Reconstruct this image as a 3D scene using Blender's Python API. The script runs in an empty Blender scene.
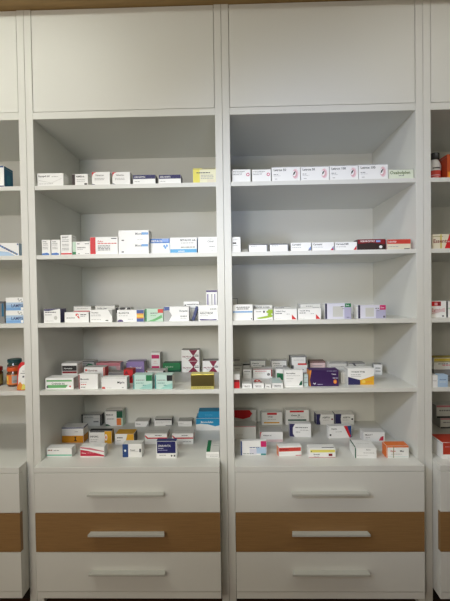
import bpy, bmesh, math, random
from mathutils import Vector, Matrix
random.seed(4)
SC = bpy.context.scene
COL = SC.collection

# ------------------------------------------------------------------ materials
def lin(c):
    return tuple((x / 12.92 if x <= .04045 else ((x + .055) / 1.055) ** 2.4) for x in c)

def mat(name, rgb, rough=.5, metal=0., bump=0., scale=60., var=0., coat=0., stretch=(1, 1, 1)):
    m = bpy.data.materials.new(name); m.use_nodes = True
    nt = m.node_tree; b = nt.nodes['Principled BSDF']
    c = lin(rgb)
    b.inputs['Base Color'].default_value = (*c, 1)
    b.inputs['Roughness'].default_value = rough
    b.inputs['Metallic'].default_value = metal
    b.inputs['Coat Weight'].default_value = coat
    if bump or var:
        tc = nt.nodes.new('ShaderNodeTexCoord'); mp = nt.nodes.new('ShaderNodeMapping')
        mp.inputs['Scale'].default_value = stretch
        n = nt.nodes.new('ShaderNodeTexNoise'); n.inputs['Scale'].default_value = scale
        n.inputs['Detail'].default_value = 4
        nt.links.new(tc.outputs['Object'], mp.inputs['Vector']); nt.links.new(mp.outputs['Vector'], n.inputs['Vector'])
        if bump:
            bp = nt.nodes.new('ShaderNodeBump'); bp.inputs['Strength'].default_value = bump
            bp.inputs['Distance'].default_value = .001
            nt.links.new(n.outputs['Fac'], bp.inputs['Height']); nt.links.new(bp.outputs['Normal'], b.inputs['Normal'])
        if var:
            r = nt.nodes.new('ShaderNodeValToRGB')
            r.color_ramp.elements[0].position = .3; r.color_ramp.elements[1].position = .7
            r.color_ramp.elements[0].color = (*[x * (1 - var) for x in c], 1)
            r.color_ramp.elements[1].color = (*[min(1, x * (1 + var)) for x in c], 1)
            nt.links.new(n.outputs['Fac'], r.inputs['Fac']); nt.links.new(r.outputs['Color'], b.inputs['Base Color'])
    return m

LAM = mat('white_laminate', (.88, .88, .855), .42, bump=.03, scale=900)
LAM_IN = mat('white_laminate_interior', (.87, .87, .84), .5, bump=.03, scale=900)
OAK = mat('oak_laminate', (.575, .44, .275), .45, bump=.06, scale=9, var=.10, stretch=(1.2, 14, 22))
OAK2 = mat('oak_cornice', (.64, .52, .33), .5, bump=.06, scale=7, var=.14, stretch=(1, 12, 20))
HANDLE = mat('satin_painted_metal', (.74, .74, .71), .35)
DARK = mat('dark_recess', (.10, .075, .06), .7)
FLOOR = mat('brown_floor', (.30, .19, .14), .45, bump=.1, scale=14, var=.2, stretch=(1, 10, 1))
WALL = mat('cream_plaster', (.86, .84, .78), .85, bump=.15, scale=180)
CEIL = mat('ceiling_plaster', (.88, .87, .83), .9, bump=.1, scale=120)

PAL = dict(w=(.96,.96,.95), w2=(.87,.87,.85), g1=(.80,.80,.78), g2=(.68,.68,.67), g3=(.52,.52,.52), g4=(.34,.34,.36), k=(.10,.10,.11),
  brn=(.20,.14,.13), brn2=(.45,.30,.28), red=(.82,.12,.15), red2=(.82,.27,.22), redd=(.52,.08,.12), redo=(.74,.24,.15), crim=(.78,.16,.28), mar=(.52,.10,.24),
  mag=(.80,.14,.42), pk=(.88,.70,.72), pk2=(.93,.82,.84), pk3=(.82,.50,.54), pk4=(.90,.80,.80),
  nav=(.17,.16,.36), navd=(.13,.13,.25), nav2=(.22,.26,.45), navb=(.11,.12,.38), blu=(.24,.46,.76), blu2=(.47,.66,.86), blu3=(.56,.68,.90), blu4=(.26,.34,.58), blu5=(.10,.26,.50), blu6=(.70,.80,.90), blu7=(.58,.73,.88),
  cy=(.36,.67,.86), cyb=(.12,.58,.78), cyd=(.06,.40,.58), tealb=(.07,.38,.52), teal2=(.10,.46,.55), teal=(.14,.54,.54), mint=(.78,.89,.85), mint2=(.62,.82,.78), mint3=(.76,.83,.82), mint4=(.52,.80,.70),
  grn=(.10,.48,.28), grn2=(.42,.70,.44), grn3=(.08,.36,.26), grl=(.76,.86,.78), grw=(.89,.92,.84), lim=(.62,.75,.20), ol=(.32,.42,.12), oli=(.58,.54,.30),
  yel=(.91,.87,.42), yel2=(.78,.74,.40), yel3=(.93,.80,.36), yel4=(.90,.68,.16), yel5=(.80,.72,.28), amb=(.86,.58,.10), crm=(.93,.92,.80), crm2=(.90,.87,.78),
  ora=(.90,.58,.22), ora2=(.92,.50,.22), ora3=(.90,.46,.18), ora4=(.74,.30,.10), ora5=(.60,.20,.08),
  pur=(.28,.20,.45), pur2=(.45,.38,.62), lil=(.62,.54,.77), lil2=(.66,.58,.79), lav=(.86,.86,.91), lav2=(.71,.70,.81), vio=(.22,.11,.33), vio2=(.30,.18,.42))
PM = {}
def pm(k):
    if k not in PM:
        if k in ('gold', 'goldd', 'gold2'):
            PM[k] = mat('foil_' + k, {'gold': (.86,.78,.38), 'goldd': (.56,.51,.32), 'gold2': (.97,.93,.55)}[k], .28, .85 if k != 'gold2' else .4)
        else:
            PM[k] = mat('print_' + k, PAL[k], .48)
    return PM[k]

# ------------------------------------------------------------------ mesh helpers
def link(name, me, parent=None, mats=()):
    o = bpy.data.objects.new(name, me); COL.objects.link(o)
    for m in mats: me.materials.append(m)
    if parent: o.parent = parent
    return o

def block(bm, x0, x1, y0, y1, z0, z1, bevel=0., mi=0):
    vs = [bm.verts.new((x, y, z)) for z in (z0, z1) for y in (y0, y1) for x in (x0, x1)]
    fs = [bm.faces.new([vs[i] for i in q]) for q in ((0, 2, 3, 1), (4, 5, 7, 6), (0, 1, 5, 4), (2, 6, 7, 3), (0, 4, 6, 2), (1, 3, 7, 5))]
    for f in fs: f.material_index = mi
    if bevel:
        es = list({e for f in fs for e in f.edges})
        bmesh.ops.bevel(bm, geom=es, offset=bevel, segments=2, affect='EDGES', profile=.6, material=-1)

def finish(bm, name, mats, parent=None, smooth=False):
    bmesh.ops.recalc_face_normals(bm, faces=bm.faces) if not smooth else None
    me = bpy.data.meshes.new(name); bm.to_mesh(me); bm.free()
    if smooth:
        for p in me.polygons: p.use_smooth = True
    return link(name, me, parent, mats)

def board(name, x0, x1, y0, y1, z0, z1, m, parent=None, bevel=.0008):
    bm = bmesh.new(); block(bm, x0, x1, y0, y1, z0, z1, bevel)
    return finish(bm, name, [m], parent)

def empty(name, loc, label=None, cat=None, group=None):
    e = bpy.data.objects.new(name, None); COL.objects.link(e); e.location = loc
    e.empty_display_size = .1
    if label: e['label'] = label; e['category'] = cat
    if group: e['group'] = group
    return e

# ------------------------------------------------------------------ lettering (font outline turned into mesh data)
GLY = {}
def glyphs(s):
    if s not in GLY:
        cu = bpy.data.curves.new('t', 'FONT'); cu.body = s; cu.size = 1; cu.resolution_u = 2; cu.offset = .018
        o = bpy.data.objects.new('t', cu); COL.objects.link(o)
        dg = bpy.context.evaluated_depsgraph_get(); dg.update()
        me = bpy.data.meshes.new_from_object(o.evaluated_get(dg))
        vs = [(v.co.x, v.co.y) for v in me.vertices]; fs = [tuple(p.vertices) for p in me.polygons]
        bpy.data.objects.remove(o); bpy.data.curves.remove(cu); bpy.data.meshes.remove(me)
        GLY[s] = (vs, fs)
    return GLY[s]

# ------------------------------------------------------------------ folding carton with printed faces
def box(name, x, y, z, w, d, h, rot, base, top, side, F, TP, RS, LS, label, group):
    bm = bmesh.new(); mats = []
    def mi(k):
        if k not in mats: mats.append(k)
        return mats.index(k)
    block(bm, -w / 2, w / 2, 0, d, 0, h, .0007, mi(base))
    bmesh.ops.recalc_face_normals(bm, faces=bm.faces)
    e = .00025
    planes = {'F': (Vector((-w/2, -e, 0)), Vector((w, 0, 0)), Vector((0, 0, h)), w, h),
              'T': (Vector((-w/2, 0, h + e)), Vector((w, 0, 0)), Vector((0, d, 0)), w, d),
              'R': (Vector((w/2 + e, 0, 0)), Vector((0, d, 0)), Vector((0, 0, h)), d, h),
              'L': (Vector((-w/2 - e, d, 0)), Vector((0, -d, 0)), Vector((0, 0, h)), d, h)}
    lay = {}
    def poly(pl, pts, k):
        o, U, V, a, b = planes[pl]
        n = U.cross(V).normalized() * (.00006 * lay.get(pl, 0)); lay[pl] = lay.get(pl, 0) + 1
        q = [o + n + U * min(max(u, .008), .992) + V * min(max(v, .012), .988) for u, v in pts]
        try:
            f = bm.faces.new([bm.verts.new(c) for c in q]); f.material_index = mi(k)
            f.normal_update()
            if f.normal.dot(U.cross(V)) < 0: f.normal_flip()
        except ValueError: pass
    def draw(pl, items):
        o, U, V, a, b = planes[pl]
        for it in items:
            t = it[0]
            if t == 'R':
                _, u0, v0, u1, v1, k = it; poly(pl, [(u0, v0), (u1, v0), (u1, v1), (u0, v1)], k)
            elif t == 'P': poly(pl, it[1], it[2])
            elif t == 'E':
                _, u, v, ru, rv, k = it
                poly(pl, [(u + ru * math.cos(i * math.pi / 9), v + rv * math.sin(i * math.pi / 9)) for i in range(18)], k)
            elif t == 'L':                                       # a line of small print too fine to read: broken strokes
                _, u0, u1, v, hh, k = it
                uu = u0; rnd = random.Random(int(u0 * 991 + v * 577 + w * 9000))
                while uu < u1 - .01:
                    l = min(rnd.uniform(.05, .13), u1 - uu)
                    poly(pl, [(uu, v), (uu + l, v), (uu + l, v + hh * .8), (uu, v + hh * .8)], k); lay[pl] -= 1
                    uu += l + .018
                lay[pl] += 1
            elif t == 'T':
                _, u, v, hh, s, k = it
                vs, fs = glyphs(s)
                n = U.cross(V).normalized() * (.00006 * lay.get(pl, 0)); lay[pl] = lay.get(pl, 0) + 1
                sc = hh * b / .70; wid = max(p[0] for p in vs) * sc; mx = (.96 - u) * a
                sx = sc * min(1, mx / wid)
                bv = [bm.verts.new(o + n + U * (u + p[0] * sx / a) + V * (v + p[1] * sc / b)) for p in vs]
                for f in fs:
                    try:
                        g = bm.faces.new([bv[i] for i in f]); g.material_index = mi(k); g.normal_update()
                        if g.normal.dot(U.cross(V)) < 0: g.normal_flip()
                    except ValueError: pass
    full = ('R', 0, 0, 1, 1)
    if top: draw('T', [full + (top,)])
    for q in 'RL':
        if side: draw(q, [full + (side,)])
    draw('F', F); draw('T', TP); draw('R', RS); draw('L', LS)
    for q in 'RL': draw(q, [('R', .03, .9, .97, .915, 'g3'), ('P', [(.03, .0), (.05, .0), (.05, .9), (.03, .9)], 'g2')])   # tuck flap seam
    me = bpy.data.meshes.new(name); bm.to_mesh(me); bm.free()
    ob = link(name, me, None, [pm(k) for k in mats])
    ob.location = (x, y, z + .0002); ob.rotation_euler.z = math.radians(rot)
    ob['label'] = label; ob['category'] = 'medicine box'; ob['group'] = group
    return ob

def lathe(name, prof, m, parent, seg=32, sx=1., sy=1.):
    bm = bmesh.new(); rings = []
    for r, z in prof:
        rings.append([bm.verts.new((r * sx * math.cos(2 * math.pi * i / seg), r * sy * math.sin(2 * math.pi * i / seg), z)) for i in range(seg)])
    for a, b in zip(rings, rings[1:]):
        for i in range(seg): bm.faces.new((a[i], a[(i+1) % seg], b[(i+1) % seg], b[i]))
    bm.faces.new(rings[0][::-1]); bm.faces.new(rings[-1])
    o = finish(bm, name, [m], parent, smooth=True)
    md = o.modifiers.new('e', 'EDGE_SPLIT'); md.split_angle = math.radians(40)
    return o

def patch(bm, r, z0, z1, a0, a1, mi=0, n=10):
    """piece of printed label wrapped on a round body; angles in degrees, -90 faces the viewer"""
    A = [math.radians(a0 + (a1 - a0) * i / n) for i in range(n + 1)]
    lo = [bm.verts.new((r * math.cos(a), r * math.sin(a), z0)) for a in A]
    hi = [bm.verts.new((r * math.cos(a), r * math.sin(a), z1)) for a in A]
    for i in range(n):
        f = bm.faces.new((lo[i], lo[i+1], hi[i+1], hi[i])); f.material_index = mi

# ------------------------------------------------------------------ the cabinets
T_, D_, P_ = .0295, .4554, .0557
SH = [1.7340, 1.4512, 1.1714, .8921]; TH = .0174
Z_DOOR0, Z_RAIL0, Z_TOP = 2.0304, 2.0022, 2.4418
CT, DR = .6013, [.5782, .4174, .2589, .1000]
def cabinet(cx, label):
    c = empty('cabinet', (cx, 0, 0), label, 'cabinet', 'row of matching pharmacy cabinets')
    xi = .4 - T_
    for s in (-1, 1):
        a, b = sorted((s * (.4 - .0006), s * xi))
        board('side_panel', a, b, 0, D_ + .008, .0, Z_TOP, LAM, c, .0012)
    board('back_panel', -xi + .0002, xi - .0002, D_, D_ + .008, .1, Z_TOP, LAM_IN, c)
    board('top_rail', -xi, xi, .0006, D_, Z_RAIL0, Z_DOOR0, LAM, c)
    board('top_panel', -xi, xi, .0206, D_, Z_TOP - .018, Z_TOP, LAM, c)
    board('cabinet_door', -xi + .0018, xi - .0018, .0012, .0195, Z_DOOR0 + .0022, Z_TOP - .0015, LAM, c, .001)
    for z in SH: board('shelf', -xi, xi, .002, D_, z - TH, z, LAM, c)
    board('countertop', -xi + .0008, xi - .0008, -P_, D_, DR[0] + .0008, CT, LAM, c, .0012)
    board('drawer_carcass', -xi + .0015, xi - .0015, -P_ + .0195, D_, .071, DR[0], LAM, c)
    for i in range(3):
        d = board('drawer', -xi + .0012, xi - .0012, -P_, -P_ + .0185, DR[i+1] + .0013, DR[i] - .0013, OAK if i == 1 else LAM, c, .001)
        if i == 1: d['label'] = 'oak brown drawer front'
        zc = (DR[i] + DR[i+1]) / 2 + (.001, .002, .004)[i]
        bm = bmesh.new()                                          # ledge pull: a flat lip with mitred ends on a thin back plate
        y0, y1 = -P_ - .023, -P_ - .0002
        pts = [(-.151, y0), (.151, y0), (.147, y1), (-.147, y1)]
        lo = [bm.verts.new((px, py, zc - .0050)) for px, py in pts]; hi = [bm.verts.new((px, py, zc + .0035)) for px, py in pts]
        bm.faces.new(lo[::-1]); bm.faces.new(hi)
        for k in range(4): bm.faces.new((lo[k], lo[(k+1) % 4], hi[(k+1) % 4], hi[k]))
        bmesh.ops.bevel(bm, geom=bm.edges[:], offset=.0006, segments=2, affect='EDGES')
        finish(bm, 'handle', [HANDLE], d)
    board('plinth', -xi + .0012, xi - .0012, -P_ + .002, -P_ + .0185, .071, DR[3] - .0013, LAM, c)
    board('toe_kick', -xi + .001, xi - .001, .03, .045, 0, .070, DARK, c)
    return c
cabinet(-1.2, 'white pharmacy cabinet cut off by the left edge of the photo')
cabinet(-.4, 'left of the two full white shelf cabinets, with navy-topped boxes on its top shelf')
cabinet(.4, 'right of the two full white shelf cabinets, with pink swirl boxes on its top shelf')
cabinet(1.2, 'white pharmacy cabinet cut off by the right edge of the photo')

# ------------------------------------------------------------------ the room
def struct(name, *a):
    o = board(name, *a, None, 0); o['kind'] = 'structure'; return o
W_, YF, ZC = 2.3, -3.4, 2.78
struct('floor', -W_, W_, YF, .48, -.05, -.0005, FLOOR)
struct('ceiling', -W_, W_, YF, .48, ZC, ZC + .05, CEIL)
struct('wall_back', -W_, W_, .48, .56, -.05, ZC + .05, WALL)
struct('wall_left', -W_ - .08, -W_, YF, .48, -.05, ZC + .05, WALL)
struct('wall_right', W_, W_ + .08, YF, .48, -.05, ZC + .05, WALL)
struct('wall_front', -W_, W_, YF - .08, YF, -.05, ZC + .05, WALL)
struct('trim_1', -1.62, 1.62, -P_, .40, Z_TOP + .0005, Z_TOP + .11, OAK2)

# ------------------------------------------------------------------ medicine boxes: x, y, z of the front foot, width, depth, height, turn
box('medicine_box', -0.7119, 0.0150, 1.7340, 0.1080, 0.0500, 0.0539, 0, 'w', None, None,
    [('T', 0.04, 0.72, 0.13, 'Ramipril tbl', 'k'), ('L', 0.55, 0.8, 0.72, 0.05, 'g2'), ('P', [(0.05, 0.48), (0.55, 0.28), (0.95, 0.62), (0.95, 0.6), (0.55, 0.25), (0.05, 0.45)], 'g1'), ('L', 0.06, 0.6, 0.18, 0.05, 'g2')],
    [], [], [],
    'long white medicine box with black heading, leftmost on the left cabinet top shelf',
    'medicine boxes on the top shelf of the left cabinet')
box('medicine_box', -0.5894, 0.0150, 1.7340, 0.0663, 0.0500, 0.0485, 0, 'w', None, None,
    [('R', 0, 0, 0.2, 1, 'brn'), ('T', 0.26, 0.72, 0.13, 'NIMESUL', 'k'), ('R', 0.78, 0.08, 0.94, 0.22, 'k'), ('L', 0.3, 0.8, 0.5, 0.05, 'g2'), ('L', 0.3, 0.8, 0.36, 0.05, 'g2')],
    [], [], [],
    'small white medicine box with a dark brown stripe down its left edge, left cabinet',
    'medicine boxes on the top shelf of the left cabinet')
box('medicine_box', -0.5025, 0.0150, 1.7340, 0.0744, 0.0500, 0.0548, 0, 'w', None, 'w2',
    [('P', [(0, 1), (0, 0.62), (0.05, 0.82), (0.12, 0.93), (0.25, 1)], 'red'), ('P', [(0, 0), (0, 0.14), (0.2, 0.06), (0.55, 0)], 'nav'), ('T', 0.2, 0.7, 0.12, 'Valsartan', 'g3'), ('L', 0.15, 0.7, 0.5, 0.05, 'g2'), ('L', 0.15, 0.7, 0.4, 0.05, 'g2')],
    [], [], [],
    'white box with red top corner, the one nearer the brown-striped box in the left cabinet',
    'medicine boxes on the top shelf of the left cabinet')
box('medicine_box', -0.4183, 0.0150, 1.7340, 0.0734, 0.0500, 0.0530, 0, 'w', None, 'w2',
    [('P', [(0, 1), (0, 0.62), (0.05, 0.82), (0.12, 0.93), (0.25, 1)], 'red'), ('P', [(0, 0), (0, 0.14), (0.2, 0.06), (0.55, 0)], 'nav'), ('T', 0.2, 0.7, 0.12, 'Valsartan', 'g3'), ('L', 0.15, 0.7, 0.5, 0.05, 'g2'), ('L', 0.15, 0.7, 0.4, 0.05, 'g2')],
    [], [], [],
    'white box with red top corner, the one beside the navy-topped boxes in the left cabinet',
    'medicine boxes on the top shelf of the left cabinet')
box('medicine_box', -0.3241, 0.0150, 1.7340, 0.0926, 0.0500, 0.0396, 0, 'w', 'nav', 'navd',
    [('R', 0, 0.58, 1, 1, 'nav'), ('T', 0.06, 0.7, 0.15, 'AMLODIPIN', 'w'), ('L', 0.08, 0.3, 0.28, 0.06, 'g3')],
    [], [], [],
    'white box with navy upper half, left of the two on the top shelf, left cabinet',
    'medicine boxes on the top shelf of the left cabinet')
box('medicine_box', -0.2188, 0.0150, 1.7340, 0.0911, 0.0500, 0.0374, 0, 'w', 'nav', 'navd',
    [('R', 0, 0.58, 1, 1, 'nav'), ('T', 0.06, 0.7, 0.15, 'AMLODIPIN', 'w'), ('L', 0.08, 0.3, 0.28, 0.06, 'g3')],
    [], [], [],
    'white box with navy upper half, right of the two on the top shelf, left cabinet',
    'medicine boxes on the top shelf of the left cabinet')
box('medicine_box', -0.0772, 0.0150, 1.7340, 0.0935, 0.0450, 0.0620, 0, 'crm', 'yel', None,
    [('R', 0, 0, 0.3, 1, 'yel'), ('R', 0, 0.9, 1, 1, 'yel2'), ('R', 0.4, 0.93, 0.98, 0.98, 'g3'), ('R', 0.62, 0.05, 0.95, 0.25, 'crm2'), ('L', 0.15, 0.75, 0.66, 0.07, 'g4'), ('L', 0.35, 0.9, 0.5, 0.05, 'g2'), ('L', 0.35, 0.9, 0.4, 0.05, 'g2'), ('L', 0.35, 0.9, 0.3, 0.05, 'g2')],
    [], [], [],
    'pale yellow medicine box against the right end of the left cabinet top shelf',
    'medicine boxes on the top shelf of the left cabinet')
box('medicine_box', 0.0731, 0.0150, 1.7340, 0.0757, 0.0500, 0.0528, 0, 'w', None, 'w2',
    [('L', 0.05, 0.7, 0.82, 0.05, 'g3'), ('L', 0.05, 0.6, 0.74, 0.03, 'g2'), ('T', 0.05, 0.6, 0.1, 'Letrozol 2.5', 'g3'), ('E', 0.86, 0.6, 0.085, 0.13, 'mag'), ('E', 0.86, 0.6, 0.05, 0.075, 'w')],
    [], [], [],
    'small white box with a pink ring logo, leftmost on the right cabinet top shelf',
    'medicine boxes on the top shelf of the right cabinet')
box('medicine_box', 0.1557, 0.0150, 1.7340, 0.0764, 0.0500, 0.0510, 0, 'w', None, 'w2',
    [('L', 0.05, 0.7, 0.82, 0.05, 'g3'), ('L', 0.05, 0.6, 0.74, 0.03, 'g2'), ('T', 0.05, 0.6, 0.1, 'Letrozol 2.5', 'g3'), ('E', 0.86, 0.6, 0.085, 0.13, 'mag'), ('E', 0.86, 0.6, 0.05, 0.075, 'w')],
    [], [], [],
    'small white box with a pink ring logo, next to the large swirl boxes, right cabinet',
    'medicine boxes on the top shelf of the right cabinet')
box('medicine_box', 0.2548, 0.0120, 1.7340, 0.1144, 0.0500, 0.0588, 0, 'w', None, None,
    [('T', 0.06, 0.72, 0.15, 'Letrox 50', 'k'), ('L', 0.06, 0.22, 0.46, 0.05, 'g3'), ('L', 0.06, 0.3, 0.37, 0.03, 'g2'), ('L', 0.1, 0.2, 0.15, 0.05, 'g2'), ('E', 0.83, 0.5, 0.105, 0.34, 'pk2'), ('E', 0.81, 0.5, 0.085, 0.27, 'pk'), ('E', 0.785, 0.52, 0.06, 0.19, 'w'), ('P', [(0.75, 0.42), (0.79, 0.45), (0.82, 0.58), (0.84, 0.66), (0.8, 0.66), (0.76, 0.56)], 'k'), ('R', 0, 0.97, 1, 1, 'g3')],
    [], [], [],
    'large white box with pink swirl and black leaf, first from left of the four',
    'medicine boxes on the top shelf of the right cabinet')
box('medicine_box', 0.3715, 0.0120, 1.7340, 0.1141, 0.0500, 0.0583, 0, 'w', None, None,
    [('T', 0.06, 0.72, 0.15, 'Letrox 50', 'k'), ('L', 0.06, 0.22, 0.46, 0.05, 'g3'), ('L', 0.06, 0.3, 0.37, 0.03, 'g2'), ('L', 0.1, 0.2, 0.15, 0.05, 'g2'), ('E', 0.83, 0.5, 0.105, 0.34, 'pk2'), ('E', 0.81, 0.5, 0.085, 0.27, 'pk'), ('E', 0.785, 0.52, 0.06, 0.19, 'w'), ('P', [(0.75, 0.42), (0.79, 0.45), (0.82, 0.58), (0.84, 0.66), (0.8, 0.66), (0.76, 0.56)], 'k'), ('R', 0, 0.97, 1, 1, 'g3')],
    [], [], [],
    'large white box with pink swirl and black leaf, second from left of the four',
    'medicine boxes on the top shelf of the right cabinet')
box('medicine_box', 0.4882, 0.0120, 1.7340, 0.1145, 0.0500, 0.0598, 0, 'w', None, None,
    [('T', 0.06, 0.72, 0.15, 'Letrox 100', 'k'), ('L', 0.06, 0.22, 0.46, 0.05, 'g3'), ('L', 0.06, 0.3, 0.37, 0.03, 'g2'), ('L', 0.1, 0.2, 0.15, 0.05, 'g2'), ('E', 0.83, 0.5, 0.105, 0.34, 'pk2'), ('E', 0.81, 0.5, 0.085, 0.27, 'pk'), ('E', 0.785, 0.52, 0.06, 0.19, 'w'), ('P', [(0.75, 0.42), (0.79, 0.45), (0.82, 0.58), (0.84, 0.66), (0.8, 0.66), (0.76, 0.56)], 'k'), ('R', 0, 0.97, 1, 1, 'g3')],
    [], [], [],
    'large white box with pink swirl and black leaf, third from left of the four',
    'medicine boxes on the top shelf of the right cabinet')
box('medicine_box', 0.6062, 0.0120, 1.7340, 0.1166, 0.0500, 0.0613, 0, 'w', None, None,
    [('T', 0.06, 0.72, 0.15, 'Letrox 100', 'k'), ('L', 0.06, 0.22, 0.46, 0.05, 'g3'), ('L', 0.06, 0.3, 0.37, 0.03, 'g2'), ('L', 0.1, 0.2, 0.15, 0.05, 'g2'), ('E', 0.83, 0.5, 0.105, 0.34, 'pk2'), ('E', 0.81, 0.5, 0.085, 0.27, 'pk'), ('E', 0.785, 0.52, 0.06, 0.19, 'w'), ('P', [(0.75, 0.42), (0.79, 0.45), (0.82, 0.58), (0.84, 0.66), (0.8, 0.66), (0.76, 0.56)], 'k'), ('R', 0, 0.97, 1, 1, 'g3')],
    [], [], [],
    'large white box with pink swirl and black leaf, fourth from left of the four',
    'medicine boxes on the top shelf of the right cabinet')
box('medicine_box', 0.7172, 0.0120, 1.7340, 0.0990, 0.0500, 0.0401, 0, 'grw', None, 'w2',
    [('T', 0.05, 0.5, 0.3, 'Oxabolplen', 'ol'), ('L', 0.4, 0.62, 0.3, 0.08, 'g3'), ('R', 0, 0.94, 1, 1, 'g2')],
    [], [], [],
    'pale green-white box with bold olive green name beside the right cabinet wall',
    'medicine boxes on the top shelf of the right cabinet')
box('medicine_box', -0.7344, 0.0120, 1.4512, 0.0358, 0.0400, 0.0638, 0, 'w', None, None,
    [('P', [(0, 0), (0, 0.12), (0.6, 0.16), (1, 0.06), (1, 0)], 'blu'), ('T', 0.12, 0.84, 0.08, 'Dexa', 'k'), ('R', 0.85, 0, 0.97, 0.2, 'w'), ('L', 0.12, 0.7, 0.74, 0.04, 'g3'), ('L', 0.12, 0.7, 0.64, 0.04, 'g3'), ('L', 0.12, 0.7, 0.5, 0.04, 'g3'), ('L', 0.12, 0.7, 0.4, 0.04, 'g3')],
    [], [], [],
    'small upright white box with blue foot, leftmost on the second shelf in the left cabinet',
    'medicine boxes on the second shelf of the left cabinet')
box('medicine_box', -0.6942, 0.0120, 1.4512, 0.0370, 0.0400, 0.0631, 0, 'w', None, None,
    [('P', [(0, 0), (0, 0.12), (0.6, 0.16), (1, 0.06), (1, 0)], 'blu'), ('T', 0.12, 0.84, 0.08, 'Dexa', 'k'), ('R', 0.85, 0, 0.97, 0.2, 'w'), ('L', 0.12, 0.7, 0.74, 0.04, 'g3'), ('L', 0.12, 0.7, 0.64, 0.04, 'g3'), ('L', 0.12, 0.7, 0.5, 0.04, 'g3'), ('L', 0.12, 0.7, 0.4, 0.04, 'g3')],
    [], [], [],
    'small upright white box with blue foot, beside the taller red-footed box in the left cabinet',
    'medicine boxes on the second shelf of the left cabinet')
box('medicine_box', -0.6495, 0.0100, 1.4512, 0.0456, 0.0450, 0.0817, 0, 'w', None, None,
    [('R', 0, 0.02, 1, 0.09, 'red'), ('T', 0.12, 0.84, 0.08, 'BISEPT', 'k'), ('L', 0.12, 0.75, 0.74, 0.035, 'g3'), ('L', 0.12, 0.75, 0.66, 0.035, 'g3'), ('L', 0.12, 0.75, 0.52, 0.035, 'g3'), ('L', 0.12, 0.75, 0.44, 0.035, 'g3'), ('L', 0.12, 0.75, 0.32, 0.035, 'g3'), ('L', 0.12, 0.75, 0.24, 0.035, 'g3')],
    [], [], [],
    'tall upright white box with a thin red foot on the second shelf, left cabinet',
    'medicine boxes on the second shelf of the left cabinet')
box('medicine_box', -0.5889, 0.0120, 1.4512, 0.0722, 0.0450, 0.0539, 0, 'w', None, None,
    [('R', 0, 0, 0.2, 1, 'grl'), ('R', 0, 0, 0.2, 0.22, 'grn'), ('L', 0.28, 0.42, 0.8, 0.07, 'g4'), ('L', 0.72, 0.95, 0.8, 0.07, 'g4'), ('L', 0.28, 0.75, 0.5, 0.09, 'g3'), ('L', 0.28, 0.6, 0.38, 0.05, 'g2'), ('L', 0.3, 0.42, 0.06, 0.05, 'g3'), ('L', 0.72, 0.95, 0.06, 0.05, 'g3')],
    [], [], [],
    'white box with a green strip at its left end on the second shelf, left cabinet',
    'medicine boxes on the second shelf of the left cabinet')
box('medicine_box', -0.4938, 0.0100, 1.4512, 0.1149, 0.0500, 0.0708, 0, 'w', None, None,
    [('R', 0, 0.02, 0.2, 1, 'red'), ('T', 0.28, 0.7, 0.1, 'Pulco', 'red'), ('L', 0.28, 0.95, 0.6, 0.06, 'red2'), ('R', 0.76, 0.88, 0.96, 0.93, 'g4'), ('L', 0.28, 0.72, 0.47, 0.045, 'g4'), ('L', 0.28, 0.72, 0.39, 0.045, 'g4'), ('L', 0.28, 0.72, 0.31, 0.045, 'g4'), ('L', 0.28, 0.72, 0.23, 0.045, 'g4')],
    [], [], [],
    'white box with a wide bright red left end and red heading in the left cabinet',
    'medicine boxes on the second shelf of the left cabinet')
box('medicine_box', -0.3716, 0.0100, 1.4512, 0.1245, 0.0600, 0.0474, 0, 'w', None, 'w2',
    [('T', 0.55, 0.62, 0.18, 'Movalis', 'g3'), ('R', 0.76, 0.62, 0.98, 0.82, 'blu2'), ('L', 0.1, 0.18, 0.12, 0.12, 'g4'), ('L', 0.62, 0.8, 0.2, 0.05, 'g1')],
    [], [], [],
    'wide white box with a light blue dash, lower of the stacked pair, left cabinet',
    'medicine boxes on the second shelf of the left cabinet')
box('medicine_box', -0.3710, 0.0120, 1.4986, 0.1251, 0.0600, 0.0489, 0, 'w', None, 'w2',
    [('T', 0.55, 0.62, 0.18, 'Movalis', 'g3'), ('R', 0.76, 0.62, 0.98, 0.82, 'blu2'), ('L', 0.1, 0.18, 0.12, 0.12, 'g4'), ('L', 0.62, 0.8, 0.2, 0.05, 'g1')],
    [], [], [],
    'wide white box with a light blue dash, upper of the stacked pair, left cabinet',
    'medicine boxes on the second shelf of the left cabinet')
box('medicine_box', -0.2669, 0.0300, 1.4512, 0.0807, 0.0500, 0.0633, 0, 'w', None, None,
    [('R', 0, 0.7, 1, 1, 'blu'), ('R', 0.6, 0.78, 0.95, 1, 'blu3'), ('T', 0.05, 0.77, 0.13, 'METACIL', 'w'), ('E', 0.72, 0.5, 0.05, 0.09, 'blu2'), ('E', 0.86, 0.52, 0.05, 0.09, 'blu2'), ('E', 0.78, 0.4, 0.05, 0.09, 'blu2')],
    [], [], [],
    'white box with a medium blue upper band tucked behind its neighbours on the second shelf',
    'medicine boxes on the second shelf of the left cabinet')
box('medicine_box', -0.1666, 0.0100, 1.4512, 0.1098, 0.0500, 0.0630, 0, 'w', None, 'blu2',
    [('R', 0, 0.02, 1, 0.25, 'cy'), ('T', 0.38, 0.77, 0.12, 'BETALOC zok', 'g4'), ('L', 0.4, 0.9, 0.62, 0.05, 'g2'), ('L', 0.4, 0.95, 0.34, 0.07, 'g3'), ('T', 0.3, 0.07, 0.1, 'tabletki', 'w')],
    [], [], [],
    'white box with a sky blue bottom band on the second shelf in the left cabinet',
    'medicine boxes on the second shelf of the left cabinet')
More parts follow.
